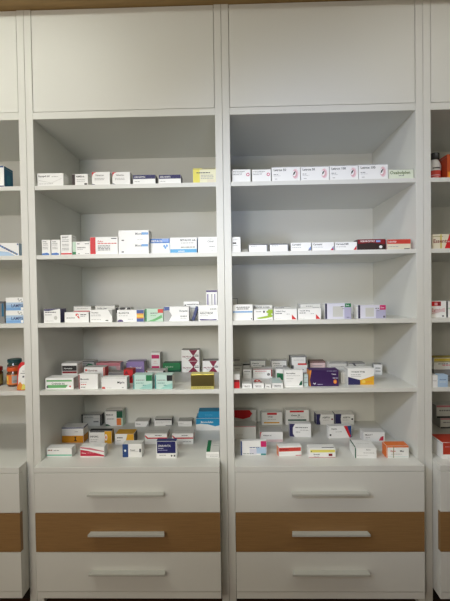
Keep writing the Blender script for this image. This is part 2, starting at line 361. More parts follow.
box('medicine_box', -0.0687, 0.0120, 1.4512, 0.0765, 0.0500, 0.0636, 0, 'w', None, None,
    [('T', 0.5, 0.66, 0.12, 'Citral', 'g3'), ('L', 0.55, 0.8, 0.85, 0.04, 'g2'), ('L', 0.6, 0.9, 0.36, 0.05, 'g3'), ('L', 0.6, 0.9, 0.12, 0.03, 'g2')],
    [], [], [],
    'plain white box with grey print at the right end of the left cabinet second shelf',
    'medicine boxes on the second shelf of the left cabinet')
box('medicine_box', 0.0488, 0.0120, 1.4512, 0.0351, 0.0400, 0.0615, 0, 'w', None, None,
    [('R', 0.1, 0.55, 0.5, 0.64, 'k'), ('L', 0.1, 0.7, 0.42, 0.04, 'g2'), ('L', 0.1, 0.7, 0.8, 0.04, 'g2')],
    [], [], [],
    'small upright white box at the left end of the right cabinet second shelf',
    'medicine boxes on the second shelf of the right cabinet')
box('medicine_box', 0.0866, 0.0900, 1.4512, 0.0266, 0.0500, 0.0224, 0, 'w2', None, None,
    [],
    [], [], [],
    'very low pale box set back beside the small upright box in the right cabinet',
    'medicine boxes on the second shelf of the right cabinet')
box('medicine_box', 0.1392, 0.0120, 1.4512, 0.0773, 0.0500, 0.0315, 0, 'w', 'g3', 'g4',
    [('R', 0, 0.86, 1, 1, 'g4'), ('L', 0.1, 0.45, 0.68, 0.08, 'g2'), ('R', 0.93, 0.0, 1, 1, 'g4')],  # grey top and right bands paint in the shadow gap behind
    [], [], [],
    'low white box with shade painted grey at its end, nearer the small upright box in the right cabinet',
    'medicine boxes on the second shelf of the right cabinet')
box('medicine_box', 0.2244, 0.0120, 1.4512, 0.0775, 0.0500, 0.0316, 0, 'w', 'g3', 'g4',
    [('R', 0, 0.86, 1, 1, 'g4'), ('L', 0.1, 0.45, 0.68, 0.08, 'g2'), ('R', 0.93, 0.0, 1, 1, 'g4')],  # same painted shadow gap along the top and right edges
    [], [], [],
    'low white box with shade painted grey at its end, nearer the row with a small coloured corner',
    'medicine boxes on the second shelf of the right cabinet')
box('medicine_box', 0.3122, 0.0120, 1.4512, 0.0818, 0.0500, 0.0342, 0, 'w', None, 'w2',
    [('T', 0.05, 0.66, 0.2, 'Carvedol', 'k'), ('L', 0.06, 0.5, 0.4, 0.07, 'g2'), ('P', [(0.84, 0.04), (0.98, 0.04), (0.98, 0.55)], 'blu'), ('P', [(0.84, 0.04), (0.98, 0.04), (0.91, 0.25)], 'g3')],
    [], [], [],
    'low white box with a blue-grey triangle in its corner in the right cabinet',
    'medicine boxes on the second shelf of the right cabinet')
box('medicine_box', 0.4012, 0.0120, 1.4512, 0.0881, 0.0500, 0.0337, 0, 'w', None, 'w2',
    [('T', 0.05, 0.66, 0.2, 'Carvedol', 'k'), ('L', 0.06, 0.5, 0.4, 0.07, 'g2'), ('P', [(0.84, 0.04), (0.98, 0.04), (0.98, 0.55)], 'pur2'), ('P', [(0.84, 0.04), (0.98, 0.04), (0.91, 0.25)], 'red')],
    [], [], [],
    'low white box with a purple and red corner, middle of three like it, right cabinet',
    'medicine boxes on the second shelf of the right cabinet')
box('medicine_box', 0.4936, 0.0120, 1.4512, 0.0887, 0.0500, 0.0332, 0, 'w', None, 'w2',
    [('T', 0.05, 0.66, 0.2, 'Carvedol MR', 'k'), ('L', 0.06, 0.5, 0.4, 0.07, 'g2'), ('P', [(0.84, 0.04), (0.98, 0.04), (0.98, 0.55)], 'red'), ('P', [(0.84, 0.04), (0.98, 0.04), (0.91, 0.25)], 'red')],
    [], [], [],
    'low white box with a red corner beside the red and black box, right cabinet',
    'medicine boxes on the second shelf of the right cabinet')
box('medicine_box', 0.5965, 0.0120, 1.4512, 0.1121, 0.0500, 0.0426, 0, 'brn', 'redd', None,
    [('P', [(0, 0.58), (0, 1), (1, 1), (1, 0.5), (0.5, 0.68)], 'redd'), ('T', 0.1, 0.74, 0.16, 'FEBUROSTAT', 'w'), ('R', 0.66, 0.72, 0.82, 0.9, 'blu3'), ('E', 0.83, 0.27, 0.06, 0.14, 'w')],
    [], [], [],
    'dark red and black box on the second shelf of the right cabinet',
    'medicine boxes on the second shelf of the right cabinet')
box('medicine_box', 0.7063, 0.0120, 1.4512, 0.0954, 0.0500, 0.0407, 0, 'crm2', 'red2', 'pk',
    [('R', 0, 0.55, 1, 1, 'red2'), ('T', 0.06, 0.7, 0.16, 'Lekoklar', 'w'), ('L', 0.06, 0.5, 0.25, 0.08, 'g2'), ('R', 0.72, 0.0, 0.95, 0.1, 'g4')],
    [], [], [],
    'cream box with an orange-red upper band, rightmost on the second shelf in the right cabinet',
    'medicine boxes on the second shelf of the right cabinet')
box('medicine_box', -0.7203, 0.0200, 1.1714, 0.0688, 0.0550, 0.0586, 0, 'w', 'nav', 'nav',
    [('P', [(0, 1), (0, 0.86), (0.3, 0.84), (0.7, 0.93), (1, 0.98), (1, 1)], 'nav'), ('L', 0.08, 0.75, 0.72, 0.08, 'g4'), ('L', 0.08, 0.5, 0.55, 0.05, 'g3'), ('E', 0.72, 0.35, 0.1, 0.14, 'g1'), ('L', 0.1, 0.6, 0.12, 0.03, 'g2')],
    [], [], [],
    'white box with dark navy end and swoosh, leftmost on the third shelf, left cabinet',
    'boxes on the third shelf of the left cabinet')
box('medicine_box', -0.6172, 0.0200, 1.1714, 0.1005, 0.0500, 0.0431, 0, 'w', None, 'w2',
    [('E', 0.52, 0.74, 0.07, 0.12, 'red2'), ('E', 0.54, 0.7, 0.03, 0.06, 'w'), ('P', [(0.52, 0.6), (0.58, 0.4), (0.63, 0.4), (0.57, 0.66)], 'red2'), ('L', 0.66, 0.9, 0.72, 0.09, 'k'), ('L', 0.66, 0.85, 0.58, 0.06, 'g3'), ('L', 0.08, 0.42, 0.42, 0.07, 'k')],
    [], [], [],
    'white box with a small red curl, second from the left on the third shelf',
    'boxes on the third shelf of the left cabinet')
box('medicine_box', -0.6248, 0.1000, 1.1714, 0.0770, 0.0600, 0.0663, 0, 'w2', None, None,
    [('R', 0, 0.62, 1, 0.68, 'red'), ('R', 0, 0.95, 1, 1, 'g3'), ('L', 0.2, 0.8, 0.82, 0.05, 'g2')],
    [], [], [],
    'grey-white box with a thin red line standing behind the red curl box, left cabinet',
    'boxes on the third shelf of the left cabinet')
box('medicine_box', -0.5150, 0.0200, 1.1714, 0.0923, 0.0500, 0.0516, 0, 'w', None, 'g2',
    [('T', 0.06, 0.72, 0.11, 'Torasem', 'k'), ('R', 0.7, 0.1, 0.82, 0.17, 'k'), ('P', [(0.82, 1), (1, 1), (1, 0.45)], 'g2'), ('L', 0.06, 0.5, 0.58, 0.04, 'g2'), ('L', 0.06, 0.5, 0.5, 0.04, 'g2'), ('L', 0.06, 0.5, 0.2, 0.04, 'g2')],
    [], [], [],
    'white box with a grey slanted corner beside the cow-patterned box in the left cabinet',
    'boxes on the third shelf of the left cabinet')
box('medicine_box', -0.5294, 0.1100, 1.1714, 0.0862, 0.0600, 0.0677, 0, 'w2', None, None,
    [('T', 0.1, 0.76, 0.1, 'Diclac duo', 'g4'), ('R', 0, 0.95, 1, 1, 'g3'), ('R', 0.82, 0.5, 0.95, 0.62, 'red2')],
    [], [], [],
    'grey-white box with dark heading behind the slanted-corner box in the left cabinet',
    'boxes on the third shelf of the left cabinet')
box('medicine_box', -0.4403, 0.0800, 1.1714, 0.0658, 0.0500, 0.0579, 0, 'w2', 'k', None,
    [('E', 0.1, 0.9, 0.12, 0.12, 'k'), ('E', 0.45, 0.92, 0.22, 0.09, 'k'), ('E', 0.88, 0.88, 0.14, 0.13, 'k'), ('P', [(0, 0.6), (0, 0.9), (0.1, 0.8), (0.2, 0.6)], 'k')],
    [], [], [],
    'white box with black cow-like spots standing in the second row in the left cabinet',
    'boxes on the third shelf of the left cabinet')
box('medicine_box', -0.3926, 0.0200, 1.1714, 0.1115, 0.0450, 0.0491, 0, 'w', None, None,
    [('T', 0.06, 0.68, 0.14, 'ELUNCTA', 'k'), ('E', 0.12, 0.04, 0.11, 0.16, 'pur'), ('L', 0.06, 0.4, 0.5, 0.05, 'g2'), ('L', 0.4, 0.6, 0.2, 0.05, 'g2'), ('R', 0.73, 0.0, 1, 1, 'blu4'), ('R', 0.73, 0.28, 1, 0.7, 'ora'), ('R', 0.73, 0.38, 1, 0.6, 'yel3')],
    [], [], [],
    'white box with a blue and orange right end on the third shelf, left cabinet',
    'boxes on the third shelf of the left cabinet')
box('medicine_box', -0.2941, 0.0200, 1.1714, 0.0755, 0.0450, 0.0536, 0, 'grl', None, None,
    [('R', 0, 0, 0.09, 1, 'grn'), ('R', 0.7, 0.66, 1, 0.96, 'red2'), ('L', 0.3, 0.68, 0.62, 0.07, 'g4'), ('L', 0.3, 0.6, 0.44, 0.05, 'grn2'), ('P', [(0.12, 0.02), (0.5, 0.02), (0.95, 0.3), (0.9, 0.5), (0.5, 0.2)], 'grn2')],
    [], [], [],
    'light green box with an orange-red tab in its top corner in the left cabinet',
    'boxes on the third shelf of the left cabinet')
box('medicine_box', -0.2020, 0.0200, 1.1714, 0.1035, 0.0500, 0.0614, 0, 'w', None, 'w2',
    [('R', 0, 0.72, 0.23, 1, 'blu4'), ('R', 0, 0.4, 0.2, 0.6, 'pk'), ('R', 0, 0, 0.2, 0.25, 'g3'), ('P', [(0.2, 0), (0.32, 0.4), (0.2, 0.75), (0, 0.72), (0, 0)], 'g2'), ('T', 0.62, 0.64, 0.11, 'Duspatal', 'g4'), ('L', 0.66, 0.92, 0.3, 0.08, 'g3'), ('L', 0.66, 0.92, 0.18, 0.04, 'g2'), ('R', 0, 0.97, 1, 1, 'g2')],
    [], [], [],
    'white box with a blue-grey curved left end in the middle of the third shelf',
    'boxes on the third shelf of the left cabinet')
box('medicine_box', -0.1477, 0.1000, 1.1714, 0.0674, 0.0500, 0.0792, 0, 'w', None, None,
    [('E', 0.1, 0.78, 0.05, 0.06, 'k'), ('L', 0.2, 0.95, 0.82, 0.05, 'g4'), ('L', 0.1, 0.8, 0.6, 0.04, 'g2')],
    [], [], [],
    'white box with a small black mark standing behind the curved-end box in the left cabinet',
    'boxes on the third shelf of the left cabinet')
box('medicine_box', -0.0714, 0.0300, 1.1714, 0.0810, 0.0500, 0.0642, 0, 'w', None, None,
    [('P', [(0.1, 0.02), (0.9, 0.02), (0.95, 0.1), (0.6, 0.08), (0.05, 0.12)], 'pur'), ('T', 0.08, 0.42, 0.12, 'NOOTROP', 'k'), ('L', 0.6, 0.95, 0.72, 0.07, 'g4'), ('L', 0.08, 0.5, 0.3, 0.04, 'g2'), ('R', 0, 0.6, 1, 0.62, 'g1')],
    [], [], [('R', 0, 0, 1, 1, 'nav2')],
    'white box with a purple foot in front of the purple-topped box in the left cabinet',
    'boxes on the third shelf of the left cabinet')
box('medicine_box', -0.0628, 0.1600, 1.1714, 0.0500, 0.0500, 0.1284, 0, 'w', 'pur', None,
    [('R', 0, 0.93, 1, 1, 'pur'), ('R', 0.1, 0.3, 0.2, 0.86, 'pur2'), ('R', 0.48, 0.3, 0.54, 0.86, 'g3'), ('R', 0.74, 0.3, 0.82, 0.86, 'pur2')],
    [], [], [],
    'tall white box with a purple top edge at the right end of the third shelf',
    'boxes on the third shelf of the left cabinet')
box('medicine_box', 0.0422, 0.1600, 1.1714, 0.0235, 0.0500, 0.0910, 0, 'w2', None, None,
    [('R', 0.9, 0, 1, 1, 'g3'), ('R', 0, 0.96, 1, 1, 'g3')],
    [], [], [],
    'narrow grey-white box standing behind the blue-striped box in the right cabinet',
    'boxes on the third shelf of the right cabinet')
box('medicine_box', 0.0720, 0.0200, 1.1714, 0.0814, 0.0500, 0.0650, 0, 'w', None, 'w2',
    [('R', 0, 0.49, 1, 0.58, 'blu2'), ('L', 0.18, 0.85, 0.8, 0.08, 'g3'), ('L', 0.22, 0.8, 0.69, 0.08, 'g3'), ('R', 0.9, 0.06, 0.96, 0.12, 'k')],
    [], [], [],
    'white box crossed by one thin blue stripe, left end of right cabinet third shelf',
    'boxes on the third shelf of the right cabinet')
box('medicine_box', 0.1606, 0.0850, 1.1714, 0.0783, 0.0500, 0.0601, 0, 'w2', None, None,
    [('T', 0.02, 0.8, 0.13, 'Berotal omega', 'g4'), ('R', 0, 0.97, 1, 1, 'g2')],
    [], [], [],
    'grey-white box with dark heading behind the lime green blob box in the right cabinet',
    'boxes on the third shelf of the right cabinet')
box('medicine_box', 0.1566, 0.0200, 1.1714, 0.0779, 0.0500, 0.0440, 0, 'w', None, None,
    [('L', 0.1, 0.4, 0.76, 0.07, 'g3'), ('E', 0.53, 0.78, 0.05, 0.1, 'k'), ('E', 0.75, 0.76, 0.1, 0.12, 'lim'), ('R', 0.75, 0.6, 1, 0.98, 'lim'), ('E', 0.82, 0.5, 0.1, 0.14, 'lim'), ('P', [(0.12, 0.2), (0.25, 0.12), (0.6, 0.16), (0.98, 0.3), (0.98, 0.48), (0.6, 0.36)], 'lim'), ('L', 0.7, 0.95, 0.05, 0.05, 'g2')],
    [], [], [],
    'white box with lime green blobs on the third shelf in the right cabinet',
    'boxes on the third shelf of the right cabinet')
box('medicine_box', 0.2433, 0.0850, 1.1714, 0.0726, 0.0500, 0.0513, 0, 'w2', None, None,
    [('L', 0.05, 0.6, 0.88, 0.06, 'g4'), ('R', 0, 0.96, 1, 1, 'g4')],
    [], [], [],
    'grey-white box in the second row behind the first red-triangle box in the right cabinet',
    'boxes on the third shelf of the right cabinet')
box('medicine_box', 0.2465, 0.0200, 1.1714, 0.0945, 0.0500, 0.0445, 0, 'w', None, 'w2',
    [('T', 0.07, 0.74, 0.11, 'Tadalafil 20mg', 'g4'), ('L', 0.07, 0.35, 0.56, 0.08, 'g4'), ('P', [(0.78, 0.04), (0.98, 0.04), (0.78, 0.48)], 'red'), ('L', 0.55, 0.7, 0.5, 0.06, 'g2'), ('L', 0.07, 0.3, 0.1, 0.04, 'g1')],
    [], [], [],
    'white box with a red triangle in its corner, beside the lime green box, right cabinet',
    'boxes on the third shelf of the right cabinet')
box('medicine_box', 0.3449, 0.0200, 1.1714, 0.0939, 0.0500, 0.0456, 0, 'w', None, 'w2',
    [('T', 0.07, 0.74, 0.11, 'Tadalafil 20mg', 'g4'), ('L', 0.07, 0.35, 0.56, 0.08, 'g4'), ('P', [(0.78, 0.04), (0.98, 0.04), (0.78, 0.48)], 'red'), ('L', 0.55, 0.7, 0.5, 0.06, 'g2'), ('L', 0.07, 0.3, 0.1, 0.04, 'g1')],
    [], [], [],
    'white box with a red triangle in its corner, nearer the lavender boxes, right cabinet',
    'boxes on the third shelf of the right cabinet')
box('medicine_box', 0.3655, 0.1000, 1.1714, 0.0941, 0.0500, 0.0628, 0, 'w2', None, None,
    [('R', 0, 0.95, 1, 1, 'g2'), ('L', 0.3, 0.6, 0.8, 0.06, 'g3'), ('R', 0, 0, 0.04, 1, 'g3'), ('R', 0.95, 0, 1, 1, 'g2'), ('R', 0.6, 0.72, 0.9, 0.75, 'g3')],
    [], [], [],
    'grey-white box standing behind the right red-triangle box in the right cabinet',
    'boxes on the third shelf of the right cabinet')
box('medicine_box', 0.4645, 0.0300, 1.1714, 0.1077, 0.0550, 0.0649, 0, 'lav', 'w', 'w2',
    [('R', 0, 0, 0.08, 1, 'navd'), ('R', 0.3, 0.14, 0.68, 0.8, 'g1'), ('R', 0.74, 0, 1, 0.74, 'lav2'), ('R', 0.76, 0.74, 1, 0.98, 'grn'), ('T', 0.8, 0.82, 0.08, 'Duo', 'w'), ('L', 0.6, 0.74, 0.76, 0.06, 'g4'), ('L', 0.66, 0.74, 0.63, 0.04, 'g3'), ('L', 0.82, 0.96, 0.08, 0.05, 'g4')],
    [], [], [],
    'lavender-white box with a navy stripe and green corner tab in the right cabinet',
    'boxes on the third shelf of the right cabinet')
box('medicine_box', 0.6029, 0.0300, 1.1714, 0.1143, 0.0550, 0.0556, 0, 'lav', 'w', 'w',
    [('R', 0, 0, 0.08, 1, 'navd'), ('R', 0.27, 0.14, 0.57, 0.8, 'g1'), ('R', 0.64, 0, 1, 0.66, 'lav2'), ('R', 0.78, 0.64, 1, 0.98, 'mag'), ('T', 0.81, 0.76, 0.1, 'Duo', 'w'), ('L', 0.62, 0.76, 0.72, 0.07, 'g4'), ('L', 0.68, 0.76, 0.55, 0.05, 'g3'), ('R', 0.9, 0.05, 0.96, 0.2, 'g4')],
    [], [], [],
    'lavender-white box with a navy stripe and magenta corner tab in the right cabinet',
    'boxes on the third shelf of the right cabinet')
box('medicine_box', -0.6988, 0.0267, 0.8921, 0.1183, 0.0550, 0.0475, 0, 'w', None, 'w2',
    [('R', 0.04, 0.68, 0.94, 0.82, 'grn2'), ('P', [(0.06, 0.12), (0.72, 0.12), (0.8, 0.38), (0.06, 0.38)], 'grn2'), ('T', 0.22, 0.42, 0.17, 'Cralonin inj', 'g4'), ('R', 0.04, 0.12, 0.1, 0.3, 'g4'), ('E', 0.88, 0.25, 0.03, 0.08, 'red2')],
    [], [], [],
    'white box with green bands at the left front of the fourth shelf, left cabinet',
    'boxes on the fourth shelf of the left cabinet')
box('medicine_box', -0.7014, 0.1300, 0.8921, 0.0698, 0.0600, 0.0898, 0, 'w', None, None,
    [('R', 0.03, 0.62, 0.97, 0.88, 'k'), ('R', 0.03, 0.5, 0.97, 0.6, 'redd'), ('T', 0.14, 0.71, 0.068, 'Normaton', 'w')],
    [], [], [],
    'white box with a black and dark red band behind the green banded box, left cabinet',
    'boxes on the fourth shelf of the left cabinet')
box('medicine_box', -0.5778, 0.0272, 0.8921, 0.0818, 0.0350, 0.0617, 0, 'w', None, None,
    [('R', 0, 0, 0.07, 1, 'redd'), ('T', 0.1, 0.62, 0.102, 'Memantin', 'k'), ('L', 0.12, 0.4, 0.28, 0.06, 'red2'), ('L', 0.12, 0.45, 0.45, 0.04, 'g2'), ('L', 0.12, 0.35, 0.1, 0.07, 'g3')],
    [], [], [('R', 0, 0, 1, 1, 'redd')],
    'white box with a maroon left edge at the front of the fourth shelf, left cabinet',
    'boxes on the fourth shelf of the left cabinet')
box('medicine_box', -0.5974, 0.1509, 0.8921, 0.0942, 0.0500, 0.0666, 0, 'w', None, 'red2',
    [('T', 0.16, 0.72, 0.1275, 'Klomiren', 'brn2'), ('E', 0.1, 0.8, 0.05, 0.08, 'red2'), ('R', 0.93, 0, 1, 1, 'red2')],
    [], [], [],
    'white box with brownish red lettering behind the maroon-edged box in the left cabinet',
    'boxes on the fourth shelf of the left cabinet')
box('medicine_box', -0.6956, 0.3111, 0.8921, 0.0749, 0.0500, 0.0671, 0, 'g1', None, None,
    [('E', 0.7, 0.58, 0.26, 0.22, 'grn'), ('R', 0, 0.93, 1, 1, 'g4'), ('L', 0.1, 0.7, 0.8, 0.05, 'g3')],
    [], [], [],
    'grey box with a dark green oval at the back of the fourth shelf, left cabinet',
    'boxes on the fourth shelf of the left cabinet')
box('medicine_box', -0.5753, 0.2721, 0.8921, 0.1170, 0.0500, 0.0632, 0, 'pk', 'pk3', 'g2',
    [('R', 0, 0.78, 1, 1, 'pk3'), ('P', [(0.25, 0.1), (0.95, 0.1), (0.8, 0.74), (0.3, 0.74)], 'g1'), ('E', 0.2, 0.66, 0.12, 0.12, 'redd')],
    [], [], [],
    'grey-pink box with a red top edge at the back of the fourth shelf, left cabinet',
    'boxes on the fourth shelf of the left cabinet')
box('medicine_box', -0.5010, 0.1565, 0.8921, 0.0706, 0.0500, 0.0418, 0, 'w2', 'g2', None,
    [('R', 0, 0.7, 1, 1, 'g3')],
    [('L', 0.1, 0.9, 0.5, 0.2, 'brn')], [], [],
    'flat grey box with dark print behind the box marked with a red foot logo',
    'boxes on the fourth shelf of the left cabinet')
box('medicine_box', -0.4655, 0.0182, 0.8921, 0.1061, 0.0400, 0.0488, 0, 'w', None, 'w2',
    [('T', 0.62, 0.5, 0.17, 'Migrin', 'k'), ('P', [(0.02, 0.04), (0.16, 0.04), (0.12, 0.22), (0.02, 0.2)], 'red2'), ('L', 0.2, 0.4, 0.1, 0.05, 'g1'), ('L', 0.8, 0.9, 0.12, 0.06, 'g3'), ('R', 0, 0.9, 0.96, 0.92, 'g2')],
    [], [], [],
    'white box with black name and red corner logo at the front of the fourth shelf',
    'boxes on the fourth shelf of the left cabinet')
box('medicine_box', -0.4369, 0.1257, 0.8921, 0.0411, 0.0500, 0.0588, 0, 'red', 'red2', None,
    [('P', [(0, 0.6), (0.3, 0.95), (0.6, 0.6), (0.3, 0.7)], 'redd'), ('E', 0.4, 0.45, 0.18, 0.12, 'pk'), ('P', [(0.6, 0.3), (1, 0.7), (1, 0.4)], 'redd')],
    [], [], [],
    'small bright red patterned box beside the teal-edged box in the left cabinet',
    'boxes on the fourth shelf of the left cabinet')
box('medicine_box', -0.4612, 0.3346, 0.8921, 0.0906, 0.0600, 0.0572, 0, 'lil', 'lil2', 'g2',
    [('P', [(0, 0.86), (0, 1), (0.1, 1)], 'w'), ('T', 0.2, 0.38, 0.187, 'Dorminal', 'w'), ('P', [(0, 0.0), (0, 0.3), (0.5, 0.05), (1, 0.0)], 'pur2'), ('R', 0.1, 0.26, 0.95, 0.3, 'pur2')],
    [], [], [],
    'purple box with white lettering at the back of the fourth shelf in the left cabinet',
    'boxes on the fourth shelf of the left cabinet')
box('medicine_box', -0.3469, 0.0187, 0.8921, 0.0796, 0.0450, 0.0591, 0, 'mint', 'mint', 'w2',
    [('R', 0, 0, 0.07, 1, 'teal'), ('R', 0.68, 0.56, 1, 0.97, 'grn'), ('P', [(0.3, 0), (1, 0), (1, 0.4), (0.7, 0.3)], 'mint2'), ('L', 0.15, 0.6, 0.6, 0.06, 'g3'), ('L', 0.15, 0.55, 0.4, 0.05, 'teal'), ('L', 0.5, 0.65, 0.24, 0.06, 'teal')],
    [], [], [('R', 0, 0, 1, 1, 'teal')],
    'pale mint box with a green corner tab on the fourth shelf in the left cabinet',
    'boxes on the fourth shelf of the left cabinet')
box('medicine_box', -0.2587, 0.0154, 0.8921, 0.0730, 0.0450, 0.0589, 0, 'mint', 'mint', 'w2',
    [('R', 0, 0, 0.07, 1, 'teal'), ('R', 0.68, 0.56, 1, 0.97, 'k'), ('P', [(0.3, 0), (1, 0), (1, 0.4), (0.7, 0.3)], 'mint2'), ('L', 0.15, 0.6, 0.6, 0.06, 'g3'), ('L', 0.15, 0.55, 0.4, 0.05, 'teal'), ('L', 0.5, 0.65, 0.24, 0.06, 'teal')],
    [], [], [('R', 0, 0, 1, 1, 'teal')],
    'pale mint box with a black corner tab on the fourth shelf in the left cabinet',
    'boxes on the fourth shelf of the left cabinet')
box('medicine_box', -0.3207, 0.1585, 0.8921, 0.0908, 0.0500, 0.0486, 0, 'w2', None, None,
    [('R', 0, 0.5, 0.08, 1, 'redd'), ('R', 0.86, 0.3, 1, 1, 'k'), ('R', 0.08, 0.94, 0.9, 1, 'g3'), ('L', 0.2, 0.7, 0.6, 0.07, 'g3')],
    [], [], [],
    'low white box with dark ends behind the two mint boxes in the left cabinet',
    'boxes on the fourth shelf of the left cabinet')
box('medicine_box', -0.3656, 0.3705, 0.8921, 0.0461, 0.0400, 0.0956, 0, 'w', None, 'g2',
    [('R', 0.06, 0.68, 0.9, 0.88, 'mag'), ('R', 0.06, 0.1, 0.9, 0.28, 'mag'), ('L', 0.3, 0.6, 0.52, 0.04, 'pk'), ('L', 0.25, 0.7, 0.42, 0.03, 'pk')],
    [], [], [],
    'tall narrow white box with two magenta blocks in the left cabinet',
    'boxes on the fourth shelf of the left cabinet')
box('medicine_box', -0.2806, 0.3494, 0.8921, 0.0884, 0.0500, 0.0455, 0, 'grn', 'grn3', None,
    [('T', 0.12, 0.5, 0.153, 'Ferrovit C', 'grl'), ('P', [(0, 0), (1, 0), (1, 0.3), (0.5, 0.15), (0, 0.28)], 'grn3')],
    [], [], [],
    'dark green box lying beside the stacked maroon diamond boxes in the left cabinet',
    'boxes on the fourth shelf of the left cabinet')
box('medicine_box', -0.1836, 0.3376, 0.8921, 0.0892, 0.0600, 0.0552, 0, 'w', None, 'g2',
    [('P', [(0.42, 1), (0.9, 1), (0.66, 0.45)], 'mar'), ('P', [(0.36, 0), (0.92, 0), (0.66, 0.5)], 'mar'), ('T', 0.06, 0.34, 0.1275, 'PALTECH', 'mar'), ('R', 0.72, 0.42, 0.96, 0.5, 'k'), ('L', 0.72, 0.95, 0.58, 0.05, 'g3'), ('L', 0.25, 0.45, 0.2, 0.05, 'g3')],
    [], [], [],
    'white box with a maroon diamond, lower of the stack of two in the left cabinet',
    'boxes on the fourth shelf of the left cabinet')
box('medicine_box', -0.1841, 0.3396, 0.9473, 0.0897, 0.0550, 0.0563, 0, 'w', 'g3', 'g2',
    [('P', [(0.42, 1), (0.9, 1), (0.66, 0.45)], 'mar'), ('P', [(0.36, 0), (0.92, 0), (0.66, 0.5)], 'mar'), ('T', 0.06, 0.34, 0.1275, 'PALTECH', 'mar'), ('R', 0.72, 0.42, 0.96, 0.5, 'k'), ('L', 0.72, 0.95, 0.58, 0.05, 'g3'), ('L', 0.25, 0.45, 0.2, 0.05, 'g3')],
    [], [], [],
    'white box with a maroon diamond, on top of the stack of two, left cabinet',
    'boxes on the fourth shelf of the left cabinet')
box('medicine_box', -0.0829, 0.3326, 0.8921, 0.0803, 0.0600, 0.0575, 0, 'w', 'g3', None,
    [('P', [(0.42, 1), (0.9, 1), (0.66, 0.45)], 'mar'), ('P', [(0.36, 0), (0.92, 0), (0.66, 0.5)], 'mar'), ('T', 0.06, 0.34, 0.1275, 'PALTECH', 'mar'), ('R', 0.72, 0.42, 0.96, 0.5, 'k'), ('L', 0.72, 0.95, 0.58, 0.05, 'g3'), ('L', 0.25, 0.45, 0.2, 0.05, 'g3')],
    [], [], [],
    'white box with a maroon diamond standing alone by the right panel in the left cabinet',
    'boxes on the fourth shelf of the left cabinet')
box('medicine_box', -0.0976, 0.0040, 0.8921, 0.0943, 0.0500, 0.0610, 0, 'gold', 'gold2', None,
    [('R', 0, 0.22, 1, 0.94, 'goldd'), ('R', 0.0, 0.0, 1, 0.2, 'gold2'), ('L', 0.1, 0.9, 0.08, 0.06, 'gold')],
    [], [], [],
    'shiny gold foil box at the right front of the fourth shelf in the left cabinet',
    'boxes on the fourth shelf of the left cabinet')
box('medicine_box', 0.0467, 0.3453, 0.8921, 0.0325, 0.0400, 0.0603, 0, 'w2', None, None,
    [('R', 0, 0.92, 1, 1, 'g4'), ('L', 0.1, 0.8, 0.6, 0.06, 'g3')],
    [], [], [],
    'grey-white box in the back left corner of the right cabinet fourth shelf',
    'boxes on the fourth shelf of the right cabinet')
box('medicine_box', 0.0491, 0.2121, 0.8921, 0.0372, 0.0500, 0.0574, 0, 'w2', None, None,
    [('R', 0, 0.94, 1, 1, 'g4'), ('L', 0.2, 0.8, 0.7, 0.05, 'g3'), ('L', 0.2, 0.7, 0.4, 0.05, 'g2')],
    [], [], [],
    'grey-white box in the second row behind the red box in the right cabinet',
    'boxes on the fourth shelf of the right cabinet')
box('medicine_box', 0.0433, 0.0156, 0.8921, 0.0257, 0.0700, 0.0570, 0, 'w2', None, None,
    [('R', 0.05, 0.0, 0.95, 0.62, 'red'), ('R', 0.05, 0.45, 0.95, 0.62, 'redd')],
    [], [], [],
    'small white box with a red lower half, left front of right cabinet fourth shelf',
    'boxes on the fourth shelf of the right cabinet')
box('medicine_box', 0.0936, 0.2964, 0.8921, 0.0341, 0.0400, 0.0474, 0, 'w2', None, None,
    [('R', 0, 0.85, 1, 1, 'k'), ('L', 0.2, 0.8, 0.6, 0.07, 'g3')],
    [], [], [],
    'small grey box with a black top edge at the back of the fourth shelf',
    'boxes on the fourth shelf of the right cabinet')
box('medicine_box', 0.0930, 0.1799, 0.8921, 0.0378, 0.0600, 0.0430, 0, 'w', None, None,
    [('L', 0.15, 0.85, 0.76, 0.08, 'g4'), ('L', 0.2, 0.7, 0.5, 0.05, 'g2')],
    [], [], [],
    'small white box in the middle row behind the low flat boxes in the right cabinet',
    'boxes on the fourth shelf of the right cabinet')
box('medicine_box', 0.1534, 0.3519, 0.8921, 0.0822, 0.0400, 0.0554, 0, 'w', None, None,
    [('R', 0, 0.93, 1, 1, 'g4'), ('R', 0, 0, 0.05, 1, 'g3'), ('R', 0.95, 0, 1, 1, 'g3'), ('T', 0.14, 0.64, 0.1105, '3 Neurox', 'k'), ('L', 0.2, 0.7, 0.48, 0.05, 'g3'), ('R', 0.72, 0.3, 0.9, 0.5, 'g3')],
    [], [], [],
    'white box with dark outline and heading, left of the two at the back, right cabinet',
    'boxes on the fourth shelf of the right cabinet')
box('medicine_box', 0.2584, 0.3466, 0.8921, 0.0808, 0.0400, 0.0552, 0, 'w', None, None,
    [('R', 0, 0.93, 1, 1, 'g4'), ('R', 0, 0, 0.05, 1, 'g3'), ('R', 0.95, 0, 1, 1, 'g3'), ('T', 0.12, 0.64, 0.1105, '3 Neurox', 'k'), ('L', 0.2, 0.7, 0.48, 0.05, 'g3'), ('R', 0.75, 0.3, 0.92, 0.5, 'g3')],
    [], [], [],
    'white box with dark outline and heading, right of the two at the back, right cabinet',
    'boxes on the fourth shelf of the right cabinet')
